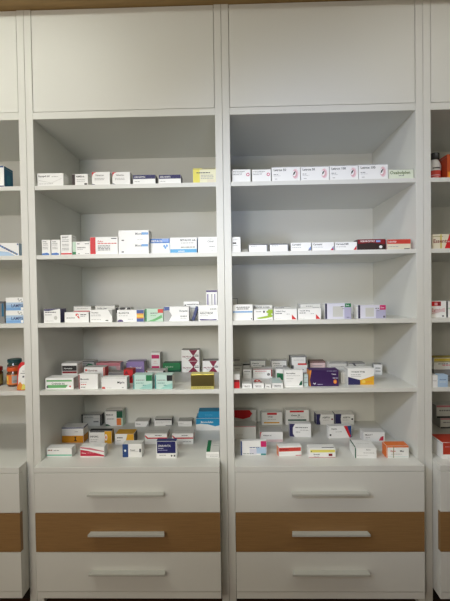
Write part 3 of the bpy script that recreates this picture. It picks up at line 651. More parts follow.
box('medicine_box', 0.1639, 0.1867, 0.8921, 0.0876, 0.0500, 0.0445, 0, 'w', None, 'g3',
    [('R', 0, 0.92, 1, 1, 'redd'), ('L', 0.1, 0.7, 0.72, 0.09, 'pk3'), ('L', 0.1, 0.6, 0.55, 0.05, 'g2'), ('E', 0.8, 0.42, 0.08, 0.14, 'g3'), ('R', 0.93, 0.2, 1, 0.9, 'redd')],
    [], [], [],
    'white box with a dark red top edge in the middle row in the right cabinet',
    'boxes on the fourth shelf of the right cabinet')
box('medicine_box', 0.0855, 0.0140, 0.8921, 0.0398, 0.0950, 0.0186, 0, 'w', 'w2', None,
    [('T', 0.15, 0.4, 0.255, 'Ulgastran', 'k'), ('L', 0.15, 0.8, 0.2, 0.08, 'g3')],
    [('L', 0.2, 0.8, 0.5, 0.1, 'g2')], [], [],
    'low flat white box, leftmost of the flat ones beside the red box, right cabinet',
    'boxes on the fourth shelf of the right cabinet')
box('medicine_box', 0.1328, 0.0122, 0.8921, 0.0451, 0.1000, 0.0194, 0, 'w', 'w2', None,
    [('T', 0.15, 0.4, 0.255, 'Ulgastran', 'k'), ('L', 0.15, 0.8, 0.2, 0.08, 'g3')],
    [('E', 0.45, 0.5, 0.3, 0.22, 'red2'), ('E', 0.2, 0.3, 0.12, 0.1, 'redd'), ('E', 0.75, 0.25, 0.12, 0.1, 'redd'), ('E', 0.45, 0.5, 0.1, 0.08, 'w')], [], [],
    'low flat white box with a red flower print on top in the right cabinet',
    'boxes on the fourth shelf of the right cabinet')
box('medicine_box', 0.1715, 0.0108, 0.8921, 0.0245, 0.0500, 0.0156, 0, 'w', 'w2', None,
    [('L', 0.2, 0.7, 0.4, 0.2, 'k'), ('L', 0.15, 0.8, 0.2, 0.08, 'g3')],
    [], [], [],
    'smallest low flat white box between the flower and mint-topped boxes in the right cabinet',
    'boxes on the fourth shelf of the right cabinet')
box('medicine_box', 0.2102, 0.0093, 0.8921, 0.0449, 0.1000, 0.0210, 0, 'w', 'w2', None,
    [('T', 0.15, 0.4, 0.255, 'Ulgastran', 'k'), ('L', 0.15, 0.8, 0.2, 0.08, 'g3')],
    [('P', [(0, 0), (1, 0), (0.8, 1), (0.2, 1)], 'mint3')], [], [],
    'low flat white box with a mint-grey top beside the tall leaf box, right cabinet',
    'boxes on the fourth shelf of the right cabinet')
box('medicine_box', 0.3509, 0.2619, 0.8921, 0.0741, 0.0500, 0.0445, 0, 'w', None, 'k',
    [('R', 0, 0, 0.05, 1, 'k'), ('R', 0.93, 0, 1, 1, 'k'), ('L', 0.3, 0.7, 0.5, 0.08, 'g3'), ('R', 0.6, 0.05, 0.97, 0.2, 'redd')],
    [], [], [],
    'white box with black ends, lower of the stack of two in the right cabinet',
    'boxes on the fourth shelf of the right cabinet')
box('medicine_box', 0.3413, 0.2639, 0.9366, 0.0760, 0.0500, 0.0423, 0, 'w', 'w2', 'k',
    [('R', 0, 0, 0.06, 1, 'k'), ('R', 0.94, 0, 1, 1, 'k'), ('R', 0.45, 0.02, 1, 0.2, 'red'), ('R', 0, 0.9, 1, 1, 'g4'), ('L', 0.2, 0.8, 0.55, 0.06, 'g2')],
    [], [], [],
    'white box with black ends and a red streak, upper of the stack of two',
    'boxes on the fourth shelf of the right cabinet')
box('medicine_box', 0.4432, 0.3139, 0.8921, 0.0756, 0.0550, 0.0526, 0, 'pk4', 'brn2', 'brn',
    [('R', 0, 0.86, 1, 1, 'brn2'), ('L', 0.15, 0.8, 0.55, 0.07, 'g3'), ('L', 0.15, 0.6, 0.4, 0.05, 'g2')],
    [], [], [],
    'pinkish white box with a brown top edge behind the purple box in the right cabinet',
    'boxes on the fourth shelf of the right cabinet')
box('medicine_box', 0.2507, 0.1345, 0.8921, 0.0583, 0.0500, 0.0533, 0, 'w', None, None,
    [('P', [(0, 0.25), (0.5, 0.05), (0.62, 0.6), (0, 0.68)], 'grn'), ('E', 0.3, 0.4, 0.12, 0.16, 'grn3')],
    [], [], [],
    'white box with a dark green patch behind the leaf box in the right cabinet',
    'boxes on the fourth shelf of the right cabinet')
box('medicine_box', 0.2779, 0.0246, 0.8921, 0.0765, 0.0300, 0.0704, 0, 'w', None, 'w2',
    [('T', 0.1, 0.78, 0.0765, 'Novocalmin', 'k'), ('L', 0.12, 0.85, 0.66, 0.03, 'g2'), ('L', 0.12, 0.5, 0.5, 0.03, 'g2'), ('L', 0.12, 0.4, 0.35, 0.03, 'g1'), ('P', [(0.78, 0.1), (0.95, 0.12), (0.97, 0.4), (0.86, 0.32)], 'grn3'), ('R', 0, 0.1, 1, 0.11, 'g1')],
    [], [], [],
    'squarish white box with a dark green leaf in its bottom corner in the right cabinet',
    'boxes on the fourth shelf of the right cabinet')
box('medicine_box', 0.3304, 0.0342, 0.8921, 0.0182, 0.0300, 0.0500, 0, 'mint3', None, None,
    [('L', 0.1, 0.9, 0.7, 0.08, 'g2'), ('L', 0.1, 0.9, 0.3, 0.08, 'g3')],
    [], [], [],
    'narrow pale blue-grey box between the leaf box and the purple box in the right cabinet',
    'boxes on the fourth shelf of the right cabinet')
box('medicine_box', 0.4049, 0.0346, 0.8921, 0.1214, 0.0500, 0.0679, 0, 'vio', 'vio2', None,
    [('P', [(0, 0), (0, 1), (0.08, 1), (0.02, 0.4), (0.05, 0)], 'ora'), ('T', 0.76, 0.7, 0.0765, 'Tabex', 'w'), ('L', 0.8, 0.98, 0.48, 0.05, 'lav'), ('E', 0.88, 0.28, 0.06, 0.13, 'ora2'), ('E', 0.88, 0.28, 0.025, 0.06, 'yel3'), ('E', 0.18, 0.22, 0.045, 0.1, 'lav'), ('E', 0.18, 0.25, 0.04, 0.07, 'vio'), ('L', 0.28, 0.45, 0.1, 0.05, 'lav2'), ('L', 0.6, 0.95, 0.92, 0.03, 'lav2')],
    [], [], [('R', 0, 0, 1, 1, 'ora')],
    'dark purple box with an orange disc at the front of the fourth shelf, right cabinet',
    'boxes on the fourth shelf of the right cabinet')
box('medicine_box', 0.5279, 0.2646, 0.8921, 0.0852, 0.0450, 0.0550, 0, 'w2', None, None,
    [('R', 0, 0.92, 1, 1, 'g3'), ('L', 0.1, 0.9, 0.6, 0.06, 'g2')],
    [], [], [],
    'grey-white box at the back behind the purple box in the right cabinet',
    'boxes on the fourth shelf of the right cabinet')
box('medicine_box', 0.4976, 0.0788, 0.8921, 0.0194, 0.0400, 0.0513, 0, 'w2', None, None,
    [('R', 0.3, 0.1, 0.36, 0.9, 'g2'), ('R', 0.8, 0.1, 0.86, 0.9, 'g2'), ('R', 0, 0.94, 1, 1, 'g3')],
    [], [], [],
    'narrow grey-white box between the purple box and the navy and yellow box, right cabinet',
    'boxes on the fourth shelf of the right cabinet')
box('medicine_box', 0.6152, 0.2604, 0.8921, 0.0778, 0.0450, 0.0533, 0, 'g1', 'g2', None,
    [('R', 0, 0.9, 1, 1, 'g3'), ('P', [(0.2, 1), (0.5, 0.5), (0.6, 0.5), (0.35, 1)], 'g4'), ('L', 0.1, 0.9, 0.5, 0.06, 'g3')],
    [], [], [],
    'grey box at the back behind the navy and yellow box in the right cabinet',
    'boxes on the fourth shelf of the right cabinet')
box('medicine_box', 0.5630, 0.0504, 0.8921, 0.1091, 0.0500, 0.0697, 0, 'w', None, 'w2',
    [('P', [(0, 0), (0.5, 0), (0.47, 0.3), (0, 0.5)], 'nav'), ('P', [(0.47, 0), (1, 0), (1, 0.55), (0.47, 0.3)], 'yel4'), ('T', 0.14, 0.76, 0.085, 'Novascal 10 mg', 'k'), ('L', 0.12, 0.5, 0.6, 0.05, 'g2'), ('R', 0.12, 0.5, 0.5, 0.54, 'g1'), ('E', 0.6, 0.2, 0.07, 0.1, 'yel3'), ('L', 0.68, 0.92, 0.15, 0.08, 'ora')],
    [], [], [],
    'white box with navy and yellow lower corners at the front of the fourth shelf',
    'boxes on the fourth shelf of the right cabinet')
box('medicine_box', 0.7093, 0.2451, 0.8921, 0.0373, 0.0500, 0.0467, -12, 'w', 'g2', None,
    [('L', 0.2, 0.8, 0.6, 0.12, 'g3'), ('L', 0.2, 0.8, 0.3, 0.1, 'g3')],
    [], [], [('R', 0, 0.2, 1, 1, 'g2')],
    'small white box with grey print, rightmost on the fourth shelf in the right cabinet',
    'boxes on the fourth shelf of the right cabinet')
box('medicine_box', -0.7163, 0.4094, 0.6013, 0.1055, 0.0400, 0.0604, 0, 'w2', None, 'k',
    [('R', 0, 0, 0.07, 1, 'k'), ('R', 0.93, 0, 1, 1, 'k'), ('R', 0, 0.92, 1, 1, 'k'), ('L', 0.15, 0.6, 0.72, 0.05, 'g3'), ('R', 0.1, 0.6, 0.9, 0.62, 'g2'), ('R', 0.6, 0.3, 0.85, 0.42, 'g3')],
    [], [], [],
    'grey-white box with dark edges, leftmost of the back row in the left cabinet',
    'boxes on the drawer chest top of the left cabinet')
box('medicine_box', -0.5951, 0.4044, 0.6013, 0.0913, 0.0450, 0.0836, 0, 'w', None, 'grl',
    [('R', 0, 0.92, 1, 1, 'g3'), ('R', 0.64, 0.5, 1, 0.92, 'grn3'), ('R', 0.64, 0.05, 0.9, 0.48, 'ora2'), ('R', 0.9, 0.0, 1, 0.5, 'grl'), ('T', 0.05, 0.66, 0.085, 'Metforal', 'k'), ('L', 0.08, 0.5, 0.42, 0.05, 'g3'), ('P', [(0, 0), (0.3, 0), (0.1, 0.12), (0, 0.1)], 'grn3')],
    [], [], [],
    'white box with a green and orange right side in the back row, left cabinet',
    'boxes on the drawer chest top of the left cabinet')
box('medicine_box', -0.4473, 0.3894, 0.6013, 0.0706, 0.0600, 0.0284, 0, 'w', 'g1', 'g3',
    [('T', 0.08, 0.4, 0.2125, 'Olmes', 'g4'), ('P', [(0.8, 0), (1, 0), (1, 0.7)], 'g2')],
    [], [], [],
    'low plain white box in the back row between two taller ones in the left cabinet',
    'boxes on the drawer chest top of the left cabinet')
box('medicine_box', -0.3387, 0.3994, 0.6013, 0.0906, 0.0500, 0.0361, 0, 'w', 'g1', 'k',
    [('R', 0.05, 0.82, 1, 1, 'k'), ('L', 0.1, 0.9, 0.55, 0.07, 'g2'), ('L', 0.1, 0.5, 0.4, 0.05, 'g2'), ('R', 0.65, 0.0, 1, 0.1, 'g3')],
    [], [], [],
    'white box with a black upper edge in the back row in the left cabinet',
    'boxes on the drawer chest top of the left cabinet')
box('medicine_box', -0.2235, 0.3894, 0.6013, 0.0723, 0.0600, 0.0267, 0, 'w', 'g2', 'brn',
    [('L', 0.1, 0.4, 0.6, 0.1, 'g3'), ('L', 0.1, 0.8, 0.3, 0.08, 'g1')],
    [], [], [],
    'low white box with a grey top beside the blue boxes in the left cabinet',
    'boxes on the drawer chest top of the left cabinet')
box('medicine_box', -0.1005, 0.3303, 0.6013, 0.1209, 0.0800, 0.0612, 0, 'w', 'cyb', 'w',
    [('P', [(0, 0.5), (0, 1), (1, 1), (1, 0.42), (0.8, 0.34), (0.5, 0.5), (0.2, 0.55)], 'cyb'), ('T', 0.2, 0.62, 0.153, 'Bromobilan', 'w')],
    [], [], [],
    'blue and white box, lower of the blue stack by the right panel, left cabinet',
    'boxes on the drawer chest top of the left cabinet')
box('medicine_box', -0.0939, 0.3323, 0.6625, 0.1074, 0.0600, 0.0339, 0, 'cyb', 'cyb', None,
    [('T', 0.3, 0.4, 0.17, 'Bromobilan', 'cy'), ('R', 0, 0.0, 1, 0.06, 'cyd')],
    [], [], [],
    'blue box, upper of the blue stack by the right panel in the left cabinet',
    'boxes on the drawer chest top of the left cabinet')
box('medicine_box', -0.7188, 0.1856, 0.6013, 0.1015, 0.0550, 0.0732, 0, 'w', 'w2', 'w',
    [('R', 0, 0, 1, 0.46, 'amb'), ('R', 0, 0.92, 1, 1, 'nav2'), ('R', 0.6, 0.14, 0.65, 0.38, 'k'), ('R', 0.56, 0.12, 0.7, 0.17, 'k'), ('R', 0.57, 0.36, 0.68, 0.4, 'k'), ('L', 0.6, 0.75, 0.7, 0.04, 'g2')],
    [], [('R', 0, 0, 1, 0.46, 'amb'), ('R', 0, 0.92, 1, 1, 'nav2')], [],
    'tall white box with an amber lower half near the left panel in the left cabinet',
    'boxes on the drawer chest top of the left cabinet')
box('medicine_box', -0.5845, 0.1742, 0.6013, 0.1050, 0.0300, 0.0592, 0, 'w', 'k', 'yel4',
    [('R', 0.03, 0.9, 0.68, 1, 'k'), ('R', 0.68, 0, 1, 1, 'yel4'), ('E', 0.74, 0.5, 0.06, 0.25, 'w'), ('E', 0.74, 0.5, 0.03, 0.13, 'ora2'), ('T', 0.04, 0.5, 0.1275, 'INFORC', 'k'), ('L', 0.06, 0.4, 0.3, 0.05, 'g2'), ('L', 0.06, 0.35, 0.16, 0.05, 'g2')],
    [], [], [],
    'white box with black top edge and a yellow right end in the middle row',
    'boxes on the drawer chest top of the left cabinet')
box('medicine_box', -0.4706, 0.1634, 0.6013, 0.0862, 0.0600, 0.0486, 0, 'w', 'yel4', 'k',
    [('P', [(0.52, 0), (1, 0), (1, 1), (0.66, 1)], 'yel4'), ('L', 0.1, 0.4, 0.6, 0.12, 'k'), ('L', 0.1, 0.3, 0.35, 0.06, 'g2')],
    [], [], [],
    'white box with a yellow right half in the middle row in the left cabinet',
    'boxes on the drawer chest top of the left cabinet')
box('medicine_box', -0.3267, 0.1656, 0.6013, 0.1020, 0.0700, 0.0495, 0, 'w', 'w2', 'g1',
    [('P', [(0, 0.72), (0.1, 0.5), (1, 0.5), (1, 0.62), (0.14, 0.62), (0.02, 0.84)], 'red'), ('L', 0.45, 0.75, 0.78, 0.07, 'k'), ('L', 0.5, 0.9, 0.2, 0.06, 'g3'), ('R', 0, 0.93, 1, 1, 'g1')],
    [('L', 0.1, 0.8, 0.5, 0.06, 'g2')], [('R', 0, 0.5, 1, 0.62, 'red')], [],
    'white box with a red chevron line, behind the navy box in the left cabinet',
    'boxes on the drawer chest top of the left cabinet')
box('medicine_box', -0.2047, 0.1637, 0.6013, 0.0966, 0.0700, 0.0494, 0, 'w', 'w2', 'g1',
    [('P', [(0, 0.72), (0.1, 0.5), (1, 0.5), (1, 0.62), (0.14, 0.62), (0.02, 0.84)], 'red'), ('L', 0.45, 0.75, 0.78, 0.07, 'k'), ('L', 0.5, 0.9, 0.2, 0.06, 'g3'), ('R', 0, 0.93, 1, 1, 'g1')],
    [('L', 0.1, 0.8, 0.5, 0.06, 'g2')], [('R', 0, 0.5, 1, 0.62, 'red')], [],
    'white box with a red chevron line, nearer the right panel in the left cabinet',
    'boxes on the drawer chest top of the left cabinet')
box('medicine_box', -0.7121, 0.0383, 0.6013, 0.1085, 0.0380, 0.0384, 0, 'w', None, 'w2',
    [('R', 0, 0.12, 1, 0.28, 'mint4'), ('L', 0.06, 0.25, 0.7, 0.12, 'redd'), ('L', 0.28, 0.5, 0.7, 0.08, 'g3')],
    [], [], [],
    'flat white box with a thin green stripe at the left front in the left cabinet',
    'boxes on the drawer chest top of the left cabinet')
box('medicine_box', -0.5693, 0.0336, 0.6013, 0.1023, 0.0400, 0.0446, 0, 'w', None, 'w2',
    [('P', [(0, 0.72), (0.3, 0.62), (1, 0.2), (1, 0.06), (0.7, 0.12), (0, 0.12)], 'crim'), ('T', 0.06, 0.36, 0.1105, 'Relpax', 'w'), ('P', [(0, 1), (0, 0.86), (1, 0.5), (1, 0.58), (0.4, 0.9)], 'pk3'), ('L', 0.3, 0.6, 0.4, 0.05, 'pk')],
    [], [], [],
    'white box with a crimson swoosh at the front in the left cabinet',
    'boxes on the drawer chest top of the left cabinet')
box('medicine_box', -0.3999, 0.0314, 0.6013, 0.0810, 0.0400, 0.0562, 0, 'w', 'w2', None,
    [('R', 0.0, 0, 0.3, 1, 'blu5'), ('E', 0.14, 0.5, 0.05, 0.09, 'w'), ('R', 0.88, 0.38, 0.96, 0.64, 'k'), ('T', 0.4, 0.5, 0.0935, 'Prestar', 'k'), ('R', 0.4, 0.42, 0.84, 0.44, 'g2')],
    [], [], [('R', 0, 0, 1, 1, 'blu5')],
    'white box with a dark blue left end and black square at the front, left cabinet',
    'boxes on the drawer chest top of the left cabinet')
box('medicine_box', -0.2534, 0.0201, 0.6013, 0.0843, 0.0300, 0.0712, 0, 'w', 'nav2', 'w',
    [('R', 0.04, 0.3, 0.96, 1, 'navb'), ('T', 0.1, 0.68, 0.1105, 'ZARANTA', 'w'), ('L', 0.1, 0.35, 0.56, 0.05, 'lav'), ('L', 0.1, 0.55, 0.46, 0.04, 'lav2'), ('L', 0.15, 0.5, 0.16, 0.05, 'g2'), ('E', 0.76, 0.15, 0.04, 0.05, 'k'), ('R', 0.86, 0.1, 0.94, 0.2, 'g4')],
    [], [], [],
    'deep navy box with white lower edge at the front centre in the left cabinet',
    'boxes on the drawer chest top of the left cabinet')
box('medicine_box', -0.0606, 0.0204, 0.6013, 0.0548, 0.1250, 0.0251, 0, 'w', 'w2', None,
    [('R', 0, 0.5, 1, 0.54, 'g2'), ('L', 0.3, 0.9, 0.25, 0.1, 'g2')],
    [('R', 0, 0, 0.3, 1, 'grn'), ('L', 0.5, 0.9, 0.5, 0.04, 'g2'), ('L', 0.5, 0.9, 0.7, 0.04, 'g2')], [], [],
    'flat white box with a dark green strip across its top, against the right panel',
    'boxes on the drawer chest top of the left cabinet')
box('medicine_box', 0.0879, 0.4094, 0.6013, 0.1149, 0.0400, 0.0763, 0, 'g1', None, None,
    [('P', [(0, 0.5), (0, 1), (0.7, 1), (0.82, 0.75), (0.7, 0.5), (0.4, 0.38)], 'red'), ('P', [(0.8, 1), (0.86, 0.7), (0.76, 0.4), (0.95, 0.0), (1, 0), (1, 1)], 'w2'), ('T', 0.04, 0.1, 0.11900000000000001, 'APOREX', 'k')],
    [], [], [],
    'grey box with a red upper part in the back left corner in the right cabinet',
    'boxes on the drawer chest top of the right cabinet')
box('medicine_box', 0.2250, 0.4044, 0.6013, 0.1084, 0.0450, 0.0643, 0, 'w', None, 'w2',
    [('R', 0.28, 0.8, 0.74, 0.96, 'red'), ('T', 0.3, 0.6, 0.102, 'Glenax', 'k'), ('R', 0.12, 0.12, 0.86, 0.22, 'yel4'), ('L', 0.3, 0.7, 0.42, 0.04, 'g2'), ('R', 0.0, 0, 0.03, 1, 'g2')],
    [], [], [],
    'white box with a red tab and yellow line in the back row, right cabinet',
    'boxes on the drawer chest top of the right cabinet')
box('medicine_box', 0.3553, 0.4040, 0.6013, 0.1235, 0.0450, 0.0758, 0, 'w', None, 'w2',
    [('R', 0.2, 0.84, 0.78, 0.96, 'red'), ('T', 0.25, 0.58, 0.102, 'Glenax SR', 'k'), ('R', 0.12, 0.26, 0.88, 0.36, 'grn3'), ('R', 0, 0, 0.03, 1, 'g2'), ('L', 0.5, 0.8, 0.5, 0.04, 'g2')],
    [], [], [],
    'white box with a red tab and green line in the back row, right cabinet',
    'boxes on the drawer chest top of the right cabinet')
box('medicine_box', 0.4975, 0.3994, 0.6013, 0.0911, 0.0500, 0.0564, 0, 'w', None, 'nav',
    [('P', [(0, 0), (0.24, 0), (0.2, 0.5), (0.26, 1), (0, 1)], 'nav'), ('T', 0.36, 0.6, 0.1275, 'AZEPTA', 'k'), ('L', 0.4, 0.7, 0.4, 0.05, 'g2'), ('E', 0.9, 0.5, 0.05, 0.08, 'redd'), ('R', 0.3, 0.94, 1, 1, 'g2')],
    [], [], [],
    'white box with a navy curved left end and small red dot, back row, right cabinet',
    'boxes on the drawer chest top of the right cabinet')
box('medicine_box', 0.5972, 0.3994, 0.6013, 0.0980, 0.0500, 0.0556, 0, 'w', None, 'nav',
    [('P', [(0, 0), (0.34, 0), (0.3, 0.5), (0.34, 1), (0, 1)], 'nav'), ('T', 0.42, 0.6, 0.1275, 'AZEPTA', 'k'), ('L', 0.4, 0.7, 0.4, 0.05, 'g2'), ('E', 0.9, 0.5, 0.05, 0.08, 'k'), ('R', 0.3, 0.94, 1, 1, 'g2')],
    [], [], [],
    'white box with a wide navy left end and black dot, back row, right cabinet',
    'boxes on the drawer chest top of the right cabinet')
box('medicine_box', 0.0808, 0.2191, 0.6013, 0.1006, 0.0700, 0.0603, 0, 'w', 'g1', None,
    [('R', 0, 0.94, 1, 1, 'pk3'), ('L', 0.1, 0.4, 0.3, 0.05, 'g1')],
    [], [], [],
    'plain white box with a grey top in the middle row at the left, right cabinet',
    'boxes on the drawer chest top of the right cabinet')
box('medicine_box', 0.1995, 0.1820, 0.6013, 0.1049, 0.0700, 0.0460, 0, 'w', 'g1', None,
    [('P', [(0, 1), (0, 0.72), (0.06, 0.92), (0.1, 1)], 'red'), ('T', 0.14, 0.6, 0.1275, 'Adatam mr', 'g4'), ('R', 0, 0, 1, 0.25, 'pk4'), ('P', [(0, 0.72), (0.06, 0.9), (0.03, 0.5), (0, 0.4)], 'pk3')],
    [], [], [],
    'white box with a small red corner and grey top in the middle row, right cabinet',
    'boxes on the drawer chest top of the right cabinet')
box('medicine_box', 0.3410, 0.2387, 0.6013, 0.1006, 0.0300, 0.0627, -4, 'w', None, 'nav',
    [('P', [(0, 0), (0.24, 0), (0.16, 0.25), (0.16, 0.7), (0.26, 1), (0, 1)], 'nav'), ('L', 0.28, 0.85, 0.68, 0.09, 'g3'), ('L', 0.5, 0.9, 0.5, 0.05, 'g2'), ('L', 0.3, 0.5, 0.35, 0.05, 'g3')],
    [], [], [],
    'white box with a navy crescent at its left end in the middle row, right cabinet',
    'boxes on the drawer chest top of the right cabinet')
box('medicine_box', 0.5237, 0.2234, 0.6013, 0.1095, 0.0300, 0.0563, 5, 'w', None, None,
    [('P', [(0.78, 1), (1, 1), (1, 0), (0.9, 0)], 'blu5'), ('P', [(0.66, 1), (0.8, 1), (0.97, 0.1), (0.9, 0.0)], 'red'), ('T', 0.12, 0.72, 0.1105, 'Nebilet', 'k'), ('E', 0.08, 0.28, 0.04, 0.08, 'k'), ('L', 0.3, 0.6, 0.5, 0.05, 'g2')],
    [], [], [],
    'white box with red and blue slanted right end in the middle row, right cabinet',
    'boxes on the drawer chest top of the right cabinet')
box('medicine_box', 0.6643, 0.1789, 0.6013, 0.0955, 0.0500, 0.0429, 0, 'w', None, None,
    [('P', [(0.72, 0.1), (0.94, 0.1), (0.94, 0.6), (0.88, 0.55)], 'crim'), ('P', [(0.72, 0.1), (0.88, 0.55), (0.8, 0.5)], 'pk3'), ('T', 0.08, 0.66, 0.136, 'Moxaril T', 'k'), ('L', 0.1, 0.3, 0.4, 0.06, 'g2')],
    [], [], [],
    'white box with a pink triangle in the middle row at the right, right cabinet',
    'boxes on the drawer chest top of the right cabinet')
box('medicine_box', 0.1098, 0.0438, 0.6013, 0.1092, 0.0200, 0.0605, 0, 'w', None, None,
    [('R', 0, 0, 0.06, 1, 'blu5'), ('R', 0.78, 0.58, 1, 1, 'mag'), ('P', [(0.06, 0), (0.6, 0), (0.5, 0.4), (0.3, 0.1)], 'w'), ('R', 0.6, 0.12, 1, 0.56, 'blu6'), ('R', 0.35, 0.06, 0.62, 0.45, 'lav'), ('R', 0.78, 0.02, 0.98, 0.12, 'teal'), ('L', 0.35, 0.72, 0.52, 0.06, 'blu4'), ('L', 0.1, 0.5, 0.1, 0.04, 'grn3')],
    [], [], [('R', 0, 0, 1, 1, 'blu5')],
    'pale blue box with a magenta tab at the front left in the right cabinet',
    'boxes on the drawer chest top of the right cabinet')
box('medicine_box', 0.2602, 0.0351, 0.6013, 0.0981, 0.0300, 0.0408, 4, 'w', None, 'w2',
    [('R', 0.04, 0.48, 0.98, 0.86, 'red2'), ('L', 0.08, 0.45, 0.64, 0.1, 'redd'), ('R', 0.75, 0.02, 1, 0.08, 'crim'), ('R', 0, 0, 0.03, 1, 'red2')],
    [], [], [('R', 0, 0, 1, 1, 'ora2')],
    'white box with a solid orange-red band at the front in the right cabinet',
    'boxes on the drawer chest top of the right cabinet')
box('medicine_box', 0.3906, 0.0183, 0.6013, 0.1099, 0.0400, 0.0386, 0, 'w', None, None,
    [('R', 0.06, 0.56, 0.98, 0.84, 'yel'), ('R', 0.74, 0.16, 0.88, 0.42, 'redd'), ('T', 0.18, 0.28, 0.14450000000000002, 'Bromax', 'k'), ('R', 0, 0, 1, 0.05, 'crim'), ('E', 0.1, 0.66, 0.02, 0.06, 'grn3'), ('L', 0.2, 0.4, 0.1, 0.05, 'g2')],
    [('R', 0.5, 0.1, 0.95, 0.25, 'g4')], [], [],
    'white box with a yellow band and small dark red square at the front, right cabinet',
    'boxes on the drawer chest top of the right cabinet')
box('medicine_box', 0.5654, 0.0096, 0.6013, 0.0868, 0.0850, 0.0424, -3, 'w', 'w', None,
    [('T', 0.52, 0.78, 0.102, 'Fluimuc', 'g4'), ('L', 0.4, 0.9, 0.5, 0.06, 'g2'), ('L', 0.1, 0.6, 0.25, 0.04, 'g1'), ('R', 0, 0, 0.06, 1, 'grn3')],
    [('R', 0, 0, 0.06, 1, 'grn3'), ('L', 0.2, 0.8, 0.5, 0.04, 'g1')], [], [],
    'white box with a thin dark green edge line at the front right, right cabinet',
    'boxes on the drawer chest top of the right cabinet')
box('medicine_box', 0.6955, 0.0107, 0.6013, 0.0898, 0.0450, 0.0502, 0, 'w', 'ora3', None,
    [('R', 0, 0.86, 1, 1, 'ora3'), ('R', 0, 0, 0.04, 1, 'ora3'), ('T', 0.18, 0.5, 0.136, 'Rutin', 'red2'), ('T', 0.6, 0.5, 0.136, 'Max', 'k'), ('R', 0.3, 0, 0.33, 1, 'oli'), ('L', 0.2, 0.7, 0.3, 0.05, 'g2'), ('R', 0.04, 0.1, 0.96, 0.12, 'mint2')],
    [], [], [('R', 0, 0, 1, 1, 'ora3')],
    'white box with orange top and orange left side at the front right, right cabinet',
    'boxes on the drawer chest top of the right cabinet')
box('medicine_box', -1.0105, 0.0600, 1.7340, 0.1560, 0.0650, 0.1056, 0, 'w', 'blu5', 'tealb',
    [('R', 0, 0, 1, 0.2, 'pur'), ('R', 0, 0.93, 1, 1, 'blu5')],
    [], [('E', 0.5, 0.5, 0.22, 0.2, 'teal2'), ('L', 0.2, 0.8, 0.15, 0.06, 'w')], [],
    'large teal blue box with a white front panel, cut by the left photo edge',
    'boxes in the cabinet at the left edge of the photo')
